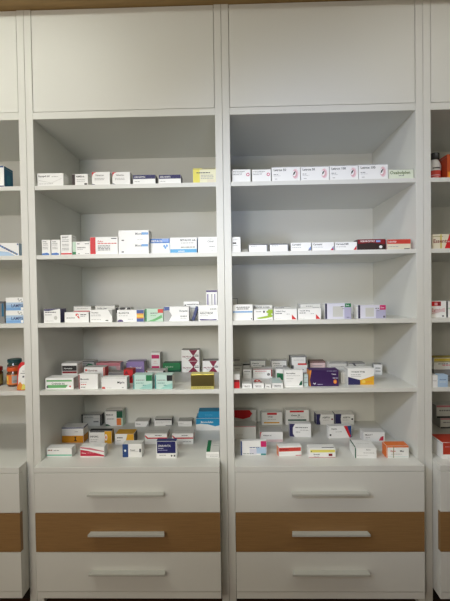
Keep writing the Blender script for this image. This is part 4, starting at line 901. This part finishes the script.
box('medicine_box', -0.9233, 0.0150, 1.4512, 0.1467, 0.0450, 0.0536, 0, 'w', None, 'blu6',
    [('P', [(0, 0), (0.9, 0), (0.7, 0.3), (0.4, 0.4), (0, 0.5)], 'blu6'), ('E', 0.42, 0.1, 0.02, 0.06, 'blu4'), ('E', 0.6272, 0.6030927835051546, 0.02, 0.06, 'g3'), ('E', 0.8344, 0.3061855670103093, 0.02, 0.06, 'blu2'), ('E', 0.4816, 0.8092783505154638, 0.02, 0.06, 'blu4'), ('E', 0.6888000000000001, 0.5123711340206185, 0.02, 0.06, 'g3'), ('E', 0.896, 0.2154639175257732, 0.02, 0.06, 'blu2'), ('E', 0.5432, 0.7185567010309278, 0.02, 0.06, 'blu4'), ('E', 0.7504000000000001, 0.42164948453608253, 0.02, 0.06, 'g3'), ('E', 0.9576, 0.12474226804123711, 0.02, 0.06, 'blu2'), ('E', 0.6048, 0.6278350515463917, 0.02, 0.06, 'blu4'), ('E', 0.812, 0.33092783505154644, 0.02, 0.06, 'g3'), ('E', 0.4592, 0.8340206185567011, 0.02, 0.06, 'blu2'), ('E', 0.6664, 0.5371134020618558, 0.02, 0.06, 'blu4'), ('E', 0.8736, 0.24020618556701032, 0.02, 0.06, 'g3'), ('E', 0.5208, 0.743298969072165, 0.02, 0.06, 'blu2'), ('E', 0.728, 0.44639175257731956, 0.02, 0.06, 'blu4'), ('E', 0.9352, 0.14948453608247425, 0.02, 0.06, 'g3'), ('E', 0.5824, 0.6525773195876289, 0.02, 0.06, 'blu2'), ('E', 0.7896, 0.35567010309278346, 0.02, 0.06, 'blu4'), ('E', 0.43679999999999997, 0.8587628865979382, 0.02, 0.06, 'g3'), ('E', 0.644, 0.5618556701030928, 0.02, 0.06, 'blu2'), ('E', 0.8512, 0.2649484536082474, 0.02, 0.06, 'blu4'), ('E', 0.4984, 0.768041237113402, 0.02, 0.06, 'g3'), ('E', 0.7056, 0.4711340206185567, 0.02, 0.06, 'blu2'), ('E', 0.9128000000000001, 0.17422680412371133, 0.02, 0.06, 'blu4'), ('E', 0.56, 0.6773195876288659, 0.02, 0.06, 'g3'), ('E', 0.7672000000000001, 0.3804123711340206, 0.02, 0.06, 'blu2'), ('E', 0.9743999999999999, 0.8835051546391752, 0.02, 0.06, 'blu4'), ('E', 0.6216, 0.5865979381443299, 0.02, 0.06, 'g3'), ('E', 0.8288, 0.28969072164948456, 0.02, 0.06, 'blu2'), ('E', 0.476, 0.7927835051546391, 0.02, 0.06, 'blu4'), ('E', 0.6832, 0.49587628865979383, 0.02, 0.06, 'g3'), ('E', 0.8904000000000001, 0.19896907216494847, 0.02, 0.06, 'blu2'), ('E', 0.5376, 0.7020618556701032, 0.02, 0.06, 'blu4'), ('E', 0.7448, 0.40515463917525774, 0.02, 0.06, 'g3'), ('E', 0.952, 0.10824742268041238, 0.02, 0.06, 'blu2'), ('E', 0.5992, 0.611340206185567, 0.02, 0.06, 'blu4'), ('E', 0.8064, 0.31443298969072164, 0.02, 0.06, 'g3'), ('E', 0.4536, 0.8175257731958764, 0.02, 0.06, 'blu2'), ('E', 0.6608, 0.520618556701031, 0.02, 0.06, 'blu4'), ('E', 0.8680000000000001, 0.22371134020618558, 0.02, 0.06, 'g3'), ('E', 0.5152, 0.7268041237113402, 0.02, 0.06, 'blu2'), ('E', 0.7223999999999999, 0.4298969072164949, 0.02, 0.06, 'blu4'), ('E', 0.9296, 0.13298969072164948, 0.02, 0.06, 'g3'), ('E', 0.5768, 0.6360824742268041, 0.02, 0.06, 'blu2'), ('E', 0.784, 0.3391752577319588, 0.02, 0.06, 'blu4')],
    [], [], [],
    'white box sprinkled with blue dots, cut by the left photo edge',
    'boxes in the cabinet at the left edge of the photo')
box('medicine_box', -0.8827, 0.0300, 1.1714, 0.0764, 0.0500, 0.0529, 0, 'w', None, None,
    [('R', 0, 0, 1, 0.2, 'blu2'), ('R', 0, 0.2, 1, 0.42, 'blu7'), ('R', 0, 0.42, 1, 0.62, 'blu6'), ('T', 0.3, 0.26, 0.24, 'LAMPIS', 'nav2'), ('E', 0.75, 0.75, 0.04, 0.06, 'g2'), ('E', 0.85, 0.82, 0.04, 0.06, 'g2'), ('E', 0.9, 0.68, 0.04, 0.06, 'g2'), ('E', 0.7, 0.88, 0.04, 0.06, 'g2'), ('E', 0.9, 0.14, 0.07, 0.12, 'w')],
    [], [], [],
    'blue and white box, lower of the two stacked beside the left panel, left cabinet',
    'boxes in the cabinet at the left edge of the photo')
box('medicine_box', -0.8826, 0.0320, 1.2243, 0.0764, 0.0500, 0.0545, 0, 'w', None, None,
    [('R', 0, 0, 1, 0.2, 'blu2'), ('R', 0, 0.2, 1, 0.42, 'blu7'), ('R', 0, 0.42, 1, 0.62, 'blu6'), ('T', 0.3, 0.26, 0.24, 'LAMPIS', 'nav2'), ('E', 0.75, 0.75, 0.04, 0.06, 'g2'), ('E', 0.85, 0.82, 0.04, 0.06, 'g2'), ('E', 0.9, 0.68, 0.04, 0.06, 'g2'), ('E', 0.7, 0.88, 0.04, 0.06, 'g2'), ('E', 0.9, 0.14, 0.07, 0.12, 'w')],
    [], [], [],
    'blue and white box, upper of the two stacked beside the left panel, left cabinet',
    'boxes in the cabinet at the left edge of the photo')
box('medicine_box', -0.9793, 0.0500, 1.1714, 0.0801, 0.0500, 0.0920, 0, 'g3', None, None,
    [('R', 0.86, 0.3, 0.97, 0.95, 'tealb'), ('R', 0, 0.9, 1, 1, 'g4')],
    [], [], [],
    'grey box with a dark teal edge at the left photo edge, third shelf',
    'boxes in the cabinet at the left edge of the photo')
box('medicine_box', 0.9669, 0.0300, 1.7340, 0.1112, 0.0800, 0.1014, 0, 'ora4', 'ora5', 'ora5',
    [('R', 0, 0, 1, 0.3, 'yel4'), ('R', 0, 0, 0.06, 0.3, 'ora2')],
    [], [], [('R', 0, 0, 1, 1, 'ora5')],
    'orange box with a yellow foot, cut by the right photo edge',
    'boxes in the cabinet at the right edge of the photo')
box('medicine_box', 0.9162, 0.0200, 1.4512, 0.1423, 0.0500, 0.0596, 0, 'crm2', None, None,
    [('R', 0, 0.82, 0.3, 0.86, 'oli'), ('R', 0.22, 0, 0.26, 1, 'yel5'), ('T', 0.02, 0.42, 0.24, 'Essenta', 'redd'), ('P', [(0.34, 0), (0.48, 1), (1, 1), (1, 0)], 'red'), ('P', [(0.42, 0.45), (1, 0.45), (1, 0.52), (0.43, 0.52)], 'pk')],
    [], [], [],
    'cream and red box with an olive ribbon line at the right photo edge',
    'boxes in the cabinet at the right edge of the photo')
box('medicine_box', 0.8752, 0.0300, 1.1714, 0.0596, 0.0500, 0.0681, 0, 'w', None, 'g3',
    [('R', 0, 0.7, 0.64, 0.97, 'red'), ('R', 0.2, 0.74, 0.4, 0.9, 'pk'), ('R', 0.44, 0.72, 0.62, 0.95, 'redd'), ('T', 0.02, 0.42, 0.14, 'Furagin', 'pk3'), ('L', 0.02, 0.9, 0.36, 0.07, 'pk3'), ('R', 0.7, 0.06, 0.84, 0.13, 'k'), ('P', [(0, 0.2), (0.9, 0.4), (0.9, 0.6), (0, 0.3)], 'pk4')],
    [], [], [],
    'white box with a red top patch beside the right panel, third shelf, right cabinet',
    'boxes in the cabinet at the right edge of the photo')
box('medicine_box', 0.9486, 0.0300, 1.1714, 0.0720, 0.0500, 0.0671, 0, 'w', 'brn', None,
    [('R', 0, 0.5, 1, 0.6, 'grl')],
    [], [], [('R', 0, 0, 1, 1, 'g3')],
    'white box cut by the right photo edge, third shelf',
    'boxes in the cabinet at the right edge of the photo')
box('medicine_box', 0.9488, 0.0961, 0.8921, 0.1186, 0.0500, 0.0516, 0, 'g3', None, None,
    [('L', 0.1, 0.9, 0.4, 0.1, 'g4')],
    [], [], [],
    'grey box under the yellow-topped box at the right photo edge',
    'boxes in the cabinet at the right edge of the photo')
box('medicine_box', 0.9501, 0.0981, 0.9437, 0.1187, 0.0600, 0.0499, 0, 'w2', 'yel5', None,
    [('R', 0, 0.72, 1, 0.95, 'yel5'), ('R', 0, 0.62, 1, 0.7, 'oli'), ('L', 0.15, 0.5, 0.45, 0.08, 'g4'), ('L', 0.3, 0.9, 0.32, 0.12, 'pk3')],
    [], [], [],
    'pale box with a yellow upper band at the right photo edge',
    'boxes in the cabinet at the right edge of the photo')
box('medicine_box', 0.8455, 0.0063, 0.8921, 0.0216, 0.0300, 0.0476, 0, 'w', None, None,
    [('L', 0.1, 0.8, 0.5, 0.06, 'g2')],
    [], [], [],
    'small white box beside the pale blue box at the right photo edge',
    'boxes in the cabinet at the right edge of the photo')
box('medicine_box', 0.8770, 0.0040, 0.8921, 0.0375, 0.0300, 0.0490, 0, 'blu6', None, None,
    [('L', 0.1, 0.8, 0.6, 0.05, 'blu4'), ('L', 0.1, 0.8, 0.4, 0.05, 'w')],
    [], [], [],
    'small pale blue box beside the right panel, fourth shelf in the right cabinet',
    'boxes in the cabinet at the right edge of the photo')
box('medicine_box', 1.1155, 0.3347, 0.6013, 0.1341, 0.0800, 0.0501, 0, 'w2', 'pk', 'g2',
    [('R', 0, 0, 1, 0.15, 'k'), ('L', 0.1, 0.9, 0.55, 0.12, 'g3'), ('R', 0, 0.88, 1, 1, 'pk3')],
    [], [], [],
    'white box with a black foot, lower of two at the right photo edge',
    'boxes in the cabinet at the right edge of the photo')
box('medicine_box', 1.0974, 0.3367, 0.6515, 0.1342, 0.0600, 0.0640, 0, 'w2', None, 'g2',
    [('R', 0, 0, 1, 0.16, 'k'), ('L', 0.1, 0.9, 0.55, 0.12, 'g3'), ('R', 0, 0.85, 1, 1, 'pk3')],
    [], [], [],
    'white box with a black foot, upper of two at the right photo edge',
    'boxes in the cabinet at the right edge of the photo')
box('medicine_box', 0.9242, -0.0014, 0.6013, 0.1101, 0.0900, 0.0671, 0, 'w', 'redo', 'w',
    [('R', 0.02, 0.28, 1, 1, 'redo'), ('L', 0.1, 0.9, 0.72, 0.05, 'pk')],
    [], [], [],
    'white box with a brick red front panel at the right photo edge',
    'boxes in the cabinet at the right edge of the photo')

# the slim navy box that has slipped and leans on its neighbour
o = box('medicine_box', -.1360, .036, SH[2] + .0020, .0115, .045, .0600, 0, 'nav2', 'w', None, [('L', .3, .7, .3, .03, 'g2')], [], [], [], 'slim navy box leaning on the purple-footed box on the third shelf', 'boxes on the third shelf of the left cabinet')
o.rotation_euler.y = math.radians(18)

# ------------------------------------------------------------------ bottles, jars and the pouch
b = empty('pill_bottle', (.8845, .078, SH[0] + .0002), 'pill bottle with a black cap and pinkish red label on the top shelf', 'bottle')
R0 = .0215
lathe('bottle_body', [(R0-.002, 0), (R0, .002), (R0, .058), (R0-.002, .064), (.015, .073), (.0135, .076), (.0135, .082)], mat('bottle_plastic', (.86, .86, .85), .3), b)
lathe('cap', [(.0155, .0775), (.017, .079), (.017, .098), (.0155, .1)], mat('bottle_cap', (.07, .07, .08), .4), b)
bm = bmesh.new(); patch(bm, R0 + .0003, .005, .056, -190, 10, 0, 20); patch(bm, R0 + .0005, .038, .056, -150, -40, 1); patch(bm, R0 + .0007, .044, .048, -130, -60, 2, 6); patch(bm, R0 + .0007, .02, .023, -140, -60, 3, 6); patch(bm, R0 + .0007, .013, .0155, -130, -80, 3, 6)
finish(bm, 'bottle_label', [pm('red2'), pm('w2'), pm('k'), pm('pk')], b, smooth=True)
b.scale = (1.17, 1.17, 1.21)

def jar(x, y, r, hb, lid, body, lab, label):
    j = empty('food_jar', (x, y, SH[3] + .0002), label, 'jar', 'lidded jars at the left photo edge')
    lathe('jar_glass', [(r-.004, 0), (r-.001, .003), (r, .008), (r, hb-.010), (r-.004, hb-.003), (r-.005, hb+.006)], body, j)
    lathe('lid', [(r-.003, hb), (r-.001, hb+.001), (r-.001, hb+.014), (r-.003, hb+.016), (r-.006, hb+.0155)], lid, j)
    bm = bmesh.new(); patch(bm, r + .0004, .010, hb - .014, -170, 10, 0, 20)
    patch(bm, r + .0007, .014, hb - .02, -150, -110, 1, 8); patch(bm, r + .0010, .018, .026, -142, -116, 2, 6); patch(bm, r + .0007, .015, hb - .018, -80, -35, 3, 8)
    patch(bm, r + .0010, .02, .022, -72, -45, 4, 6); patch(bm, r + .0010, .025, .027, -72, -45, 4, 6)
    finish(bm, 'jar_label', lab, j, smooth=True)
    return j
GL = mat('amber_glass', (.40, .25, .14), .15, coat=.5); GL2 = mat('green_glass', (.25, .33, .30), .15, coat=.5)
ORL = mat('orange_lid', (.86, .36, .16), .35); TEL = mat('teal_lid', (.10, .32, .34), .35); RDL = mat('red_lid', (.62, .12, .10), .35)
jar(-.934, .103, .0295, .066, ORL, GL, [pm('ora2'), pm('yel3'), pm('ora'), pm('g2'), pm('g4')], 'glass jar with an orange lid and orange label, left photo edge')
jar(-.993, .205, .0310, .084, TEL, GL2, [pm('teal2'), pm('mint2'), pm('teal'), pm('g3'), pm('k')], 'jar with a dark teal lid behind the orange-lidded jar')
jar(-1.02, .105, .0295, .066, RDL, GL, [pm('oli'), pm('g2'), pm('grn3'), pm('g2'), pm('g4')], 'jar with a red lid cut by the left photo edge')

# squeeze pouch standing on its foot: red back, white rounded front panel, flames at the bottom
p = empty('squeeze_pouch', (-.8560, .03, SH[3] + .0002), 'red and white standing pouch with a flame print beside the left panel', 'pouch')
bm = bmesh.new(); H = .115; N = 14; seg = 20; rings = []
for i in range(N + 1):
    t = i / N; hw = .024 * (1 - .10 * t ** 2) * (1 if t < .75 else math.sqrt(max(.05, 1 - ((t - .75) / .27) ** 2))); dp = .014 * (1 - t) ** .6 + .0022
    rings.append([bm.verts.new((hw * math.cos(a) + .004 * t, dp * math.sin(a), .0 + H * t)) for a in [2 * math.pi * k / seg for k in range(seg)]])
for a, c in zip(rings, rings[1:]):
    for i in range(seg): bm.faces.new((a[i], a[(i+1) % seg], c[(i+1) % seg], c[i]))
bm.faces.new(rings[0][::-1]); bm.faces.new(rings[-1])
body = finish(bm, 'pouch_body', [pm('red')], p, smooth=True)
def pouch_pt(u, v, lift):
    t = v; hw = .024 * (1 - .10 * t ** 2) * (1 if t < .75 else math.sqrt(max(.05, 1 - ((t - .75) / .27) ** 2))); dp = .014 * (1 - t) ** .6 + .0022
    s = max(-.97, min(.97, u)); return (hw * s + .004 * t, -dp * math.sqrt(1 - s * s) - lift, H * t)
def pouch_poly(bm, rows_, lift, m):
    prev = None
    for v, u0, u1 in rows_:
        r = [bm.verts.new(pouch_pt(u0 + (u1 - u0) * k / 6, v, lift)) for k in range(7)]
        if prev:
            for k in range(6):
                f = bm.faces.new((prev[k], prev[k+1], r[k+1], r[k])); f.material_index = m
        prev = r
bm = bmesh.new()
pouch_poly(bm, [(.2 + .72 * i / 12, -.62 + .55 * abs(i / 12 - .35) ** 2 + (.9 if i == 12 else .35 if i == 11 else .1 if i == 10 else 0), .94) for i in range(13)], .0006, 0)
pouch_poly(bm, [(.03, -.8, .9), (.10, -.8, .85), (.18, -.6, .5), (.24, -.4, .1), (.30, -.3, -.1)], .0010, 1)
pouch_poly(bm, [(.03, .1, .95), (.12, .2, .9), (.2, .3, .6), (.24, .36, .44)], .0014, 2)
pouch_poly(bm, [(.60, -.2, .6), (.625, -.2, .6)], .0012, 3); pouch_poly(bm, [(.68, .1, .5), (.70, .1, .5)], .0012, 3); pouch_poly(bm, [(.46, .2, .5), (.52, .2, .5)], .0012, 4)
finish(bm, 'pouch_label', [pm('w'), pm('ora'), pm('yel'), pm('g3'), pm('g4')], p, smooth=True)

# ------------------------------------------------------------------ light: ceiling luminaires, then added fill lights without fixtures
def luminaire(x, y, w, d, power, rgb, label):
    t = empty('ceiling_light', (x, y, ZC - .0005), label, 'ceiling light')
    bm = bmesh.new()
    block(bm, -w/2 - .02, w/2 + .02, -d/2 - .02, -d/2, -.04, 0); block(bm, -w/2 - .02, w/2 + .02, d/2, d/2 + .02, -.04, 0)
    block(bm, -w/2 - .02, -w/2, -d/2, d/2, -.04, 0); block(bm, w/2, w/2 + .02, -d/2, d/2, -.04, 0)
    finish(bm, 'lamp_frame', [HANDLE], t)
    em = bpy.data.materials.new('lamp_diffuser'); em.use_nodes = True; nt = em.node_tree
    b = nt.nodes['Principled BSDF']; b.inputs['Emission Color'].default_value = (*rgb, 1); b.inputs['Emission Strength'].default_value = power
    b.inputs['Base Color'].default_value = (.8, .8, .8, 1)
    bm = bmesh.new(); block(bm, -w/2 + .001, w/2 - .001, -d/2 + .001, d/2 - .001, -.03, -.02)
    finish(bm, 'diffuser', [em], t)
luminaire(-1.3, -.8, 1.2, .3, 12.2, (.97, .99, .90), 'ceiling luminaire above the left end of the cabinets')
luminaire(1.4, -.8, 1.2, .3, 6.2, (.98, .98, .93), 'ceiling luminaire above the right end of the cabinets')
def lamp(name, typ, loc, target, energy, rgb, **kw):
    l = bpy.data.lights.new(name, typ); l.energy = energy; l.color = rgb
    for k, v in kw.items(): setattr(l, k, v)
    o = bpy.data.objects.new(name, l); COL.objects.link(o); o.location = loc
    o.rotation_euler = (Vector(target) - Vector(loc)).to_track_quat('-Z', 'Y').to_euler(); return o
def spot(name, loc, target, energy, rgb, deg):
    return lamp(name, 'SPOT', loc, target, energy, rgb, spot_size=math.radians(deg), spot_blend=1., shadow_soft_size=.12)
lamp('added_fill_far_left', 'AREA', (-1.3, -3.0, 1.6), (-.52, 0, 1.6), 12, (1.0, .80, .68), shape='SQUARE', size=.4)  # added warm fill from far left, no real source behind it
lamp('added_fill_mid', 'AREA', (-.4, -1.6, 1.6), (-.16, 0, 1.6), 1.8, (.8, .95, 1.0), shape='SQUARE', size=.4)  # weak fill added near the camera, not a fitting
lamp('added_fill_low_left', 'AREA', (-1.3, -1.6, 1.25), (-.52, 0, 1.25), 4.0, (1.0, .97, .8), shape='SQUARE', size=.4)  # added low fill that lifts the left side, no fixture
spot('added_spot_center', (-.3, -1.6, 1.45), (-.1, 0, 1.2), 26, (.98, 1.0, .97), 60)  # invented spot that brightens the middle of the shelves
spot('added_spot_right', (.1, -1.6, 1.45), (.5, 0, 1.1), 13, (1.0, .92, .74), 60)  # extra spot added to lift the lower right shelves
spot('added_spot_underside', (.35, -1.25, 1.22), (.36, .2, 1.70), 18, (.52, .64, 1.0), 48)  # made-up cool spot, aimed up to tint the right shelf underside
spot('added_spot_left', (-.9, -1.6, 1.7), (-.75, 0, 1.3), 23, (.84, .87, 1.0), 70)  # added spot for the left stiles and shelves, no fitting
spot('added_spot_cross', (-1.2, -1.8, 2.2), (.8, .2, 1.2), 95, (.72, .81, 1.0), 50)  # invented cool spot from upper left, fitted to brighten the right side

SC.world = bpy.data.worlds.new('world'); SC.world.use_nodes = True
SC.world.node_tree.nodes['Background'].inputs['Color'].default_value = (.5, .5, .5, 1)
SC.world.node_tree.nodes['Background'].inputs['Strength'].default_value = .1

# ------------------------------------------------------------------ camera
yaw, pit, rol = .0201, -.0176, -.0146
r = Vector((math.cos(yaw), math.sin(yaw), 0)); f0 = Vector((-math.sin(yaw), math.cos(yaw), 0)); u0 = Vector((0, 0, 1))
fw = f0 * math.cos(pit) + u0 * math.sin(pit); up = u0 * math.cos(pit) - f0 * math.sin(pit)
r2 = r * math.cos(rol) + up * math.sin(rol); u2 = up * math.cos(rol) - r * math.sin(rol)
cd = bpy.data.cameras.new('camera'); cam = bpy.data.objects.new('camera', cd); COL.objects.link(cam)
M = Matrix((r2, u2, -fw)).transposed().to_4x4(); M.translation = Vector((.0302, -1.5018, 1.2811)); cam.matrix_world = M
cd.sensor_fit = 'VERTICAL'; cd.sensor_height = 36; cd.lens = 36 * 370 / 601; cd.clip_start = .05
SC.camera = cam
SC.view_settings.view_transform = 'Standard'; SC.view_settings.look = 'None'; SC.view_settings.gamma = 1
SC.view_settings.exposure = 0
